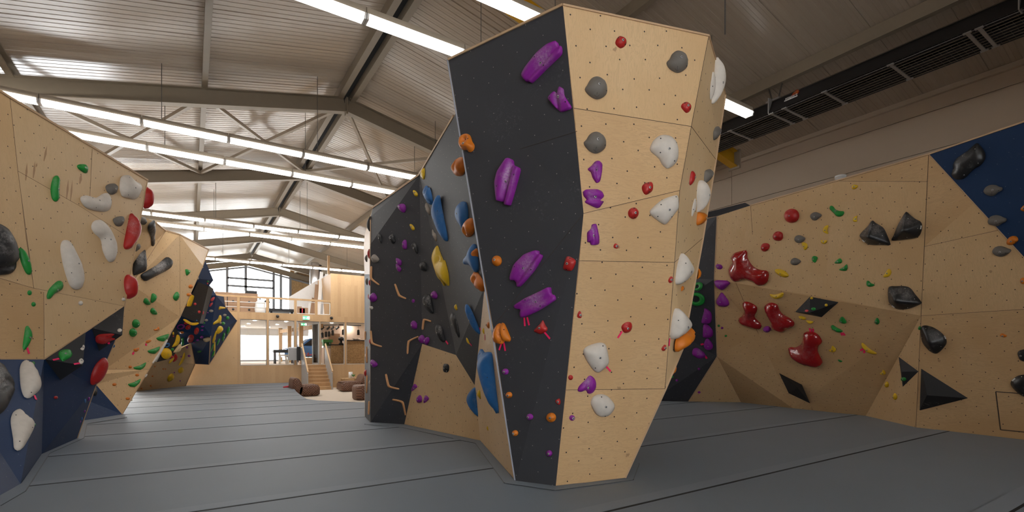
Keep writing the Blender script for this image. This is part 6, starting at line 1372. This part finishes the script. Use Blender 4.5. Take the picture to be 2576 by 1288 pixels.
# ------------------------------------------------------------------ light rows
ZL = 6.3
def make_fixture(length, tube='tube_light'):
    f = empty('light_fitting', (0, 0, ZL), 'x', 'ceiling light', 'fluorescent light rows')
    L = length/2-.006
    f1 = MB().prof((-L, 0, ZL+.07), (L, 0, ZL+.07), [(-.09, 0), (.09, 0), (.075, .11), (-.075, .11)], 'steel_pale', (0, 1, 0)).build('housing', f)
    MB().prof((-L+.03, 0, ZL), (L-.03, 0, ZL), [(-.075, 0), (.075, 0), (.1, .075), (-.1, .075)], tube, (0, 1, 0)).build('diffuser', f)
    for s in (-1, 1): MB().prof((s*L, 0, ZL-.004), (s*(L-.03), 0, ZL-.004), [(-.08, 0), (.08, 0), (.104, .08), (-.104, .08)], 'white_paint', (0, 1, 0)).build('end_cap', f)
    return f
FL = .33*4.95
PROTO = {}
ROWS = [(6.05, .01, 5, 5, 'end of the front lamp row beside the radiant heater'), (-1.55, .01, -3, 2, 'added unseen lamp row behind the photographer'), (-.15, .112, -3, 2, 'added unseen lamp row overhead of the photographer'), (6.05, .01, -1, 2, 'front lamp row behind the boulder top'), (7.43, .112, -2, 2, 'second lamp row crossing the picture top'),  # rows over and behind the camera are out of view, added as fill
        (13.4, .15, -3, 3, 'long lamp row below the first beige rafter'), (15.0, .15, -3, 3, 'long lamp row just behind that one'),
        (22.0, .09, -2, 4, 'upper of the two distant lamp rows'), (23.6, .09, -2, 4, 'lower of the two distant lamp rows'), (30.8, .22, -2, 5, 'farthest lamp row before the gable windows')]
for y, off, k0, k1, nm in ROWS:
    tube = 'tube_rear_fill' if y < 2 else 'tube_light' if y < 10 else 'tube_mid' if y < 18 else 'tube_far'
    for k in range(k0, k1+1):
        x = (off+.33*k)*4.95+FL/2
        lab = 'lit fluorescent batten, %s in the %s' % (ORD[k-k0], nm)
        if k0 == k1: lab = 'single lit fluorescent batten, '+nm
        if tube not in PROTO:
            o = make_fixture(FL, tube); o.location = (x, y, ZL); o['label'] = lab; PROTO[tube] = (o, Vector((x, y, ZL)), [c for c in o.children])
        else:
            src, base, kids = PROTO[tube]; o = src.copy(); COL.objects.link(o); o.location = (x, y, ZL); o['label'] = lab
            for c in kids: cc = c.copy(); COL.objects.link(cc); cc.parent = o
        o['group'] = 'battens of the '+nm
        WLOC[o.name] = Vector((x, y, ZL))
        for xx in ((x-FL/2+.35,) if (k-k0) % 2 == 0 else (x+FL/2-.25,) if k == k1 else ()):
            MB().tube([(xx, y, ZL+.17), (xx, y, rz(xx)-.02)], .007, 'wire', 5).build('suspension_wire', o)
# ------------------------------------------------------------------ camera
cam = bpy.data.cameras.new('camera'); cam.sensor_width = 36; cam.lens = 36*F/2576
cam.shift_y = (888-644)/2576; cam.clip_start = .05; cam.clip_end = 300
co = bpy.data.objects.new('camera', cam); COL.objects.link(co); co.location = CAM; co.rotation_euler = (math.pi/2, 0, -T)
SC.camera = co
# ------------------------------------------------------------------ daylight outside and picture settings
w = bpy.data.worlds.new('sky'); SC.world = w; w.use_nodes = True
bg = w.node_tree.nodes['Background']; bg.inputs[0].default_value = (.93, .97, 1.0, 1); bg.inputs[1].default_value = 8.0
SC.view_settings.view_transform = 'Standard'; SC.view_settings.look = 'None'; SC.view_settings.gamma = 1
SC.view_settings.exposure = 1.2
SC.cycles.max_bounces = 8; SC.cycles.diffuse_bounces = 5; SC.cycles.transparent_max_bounces = 12
SC.cycles.use_denoising = True
SC.cycles.sample_clamp_indirect = 8
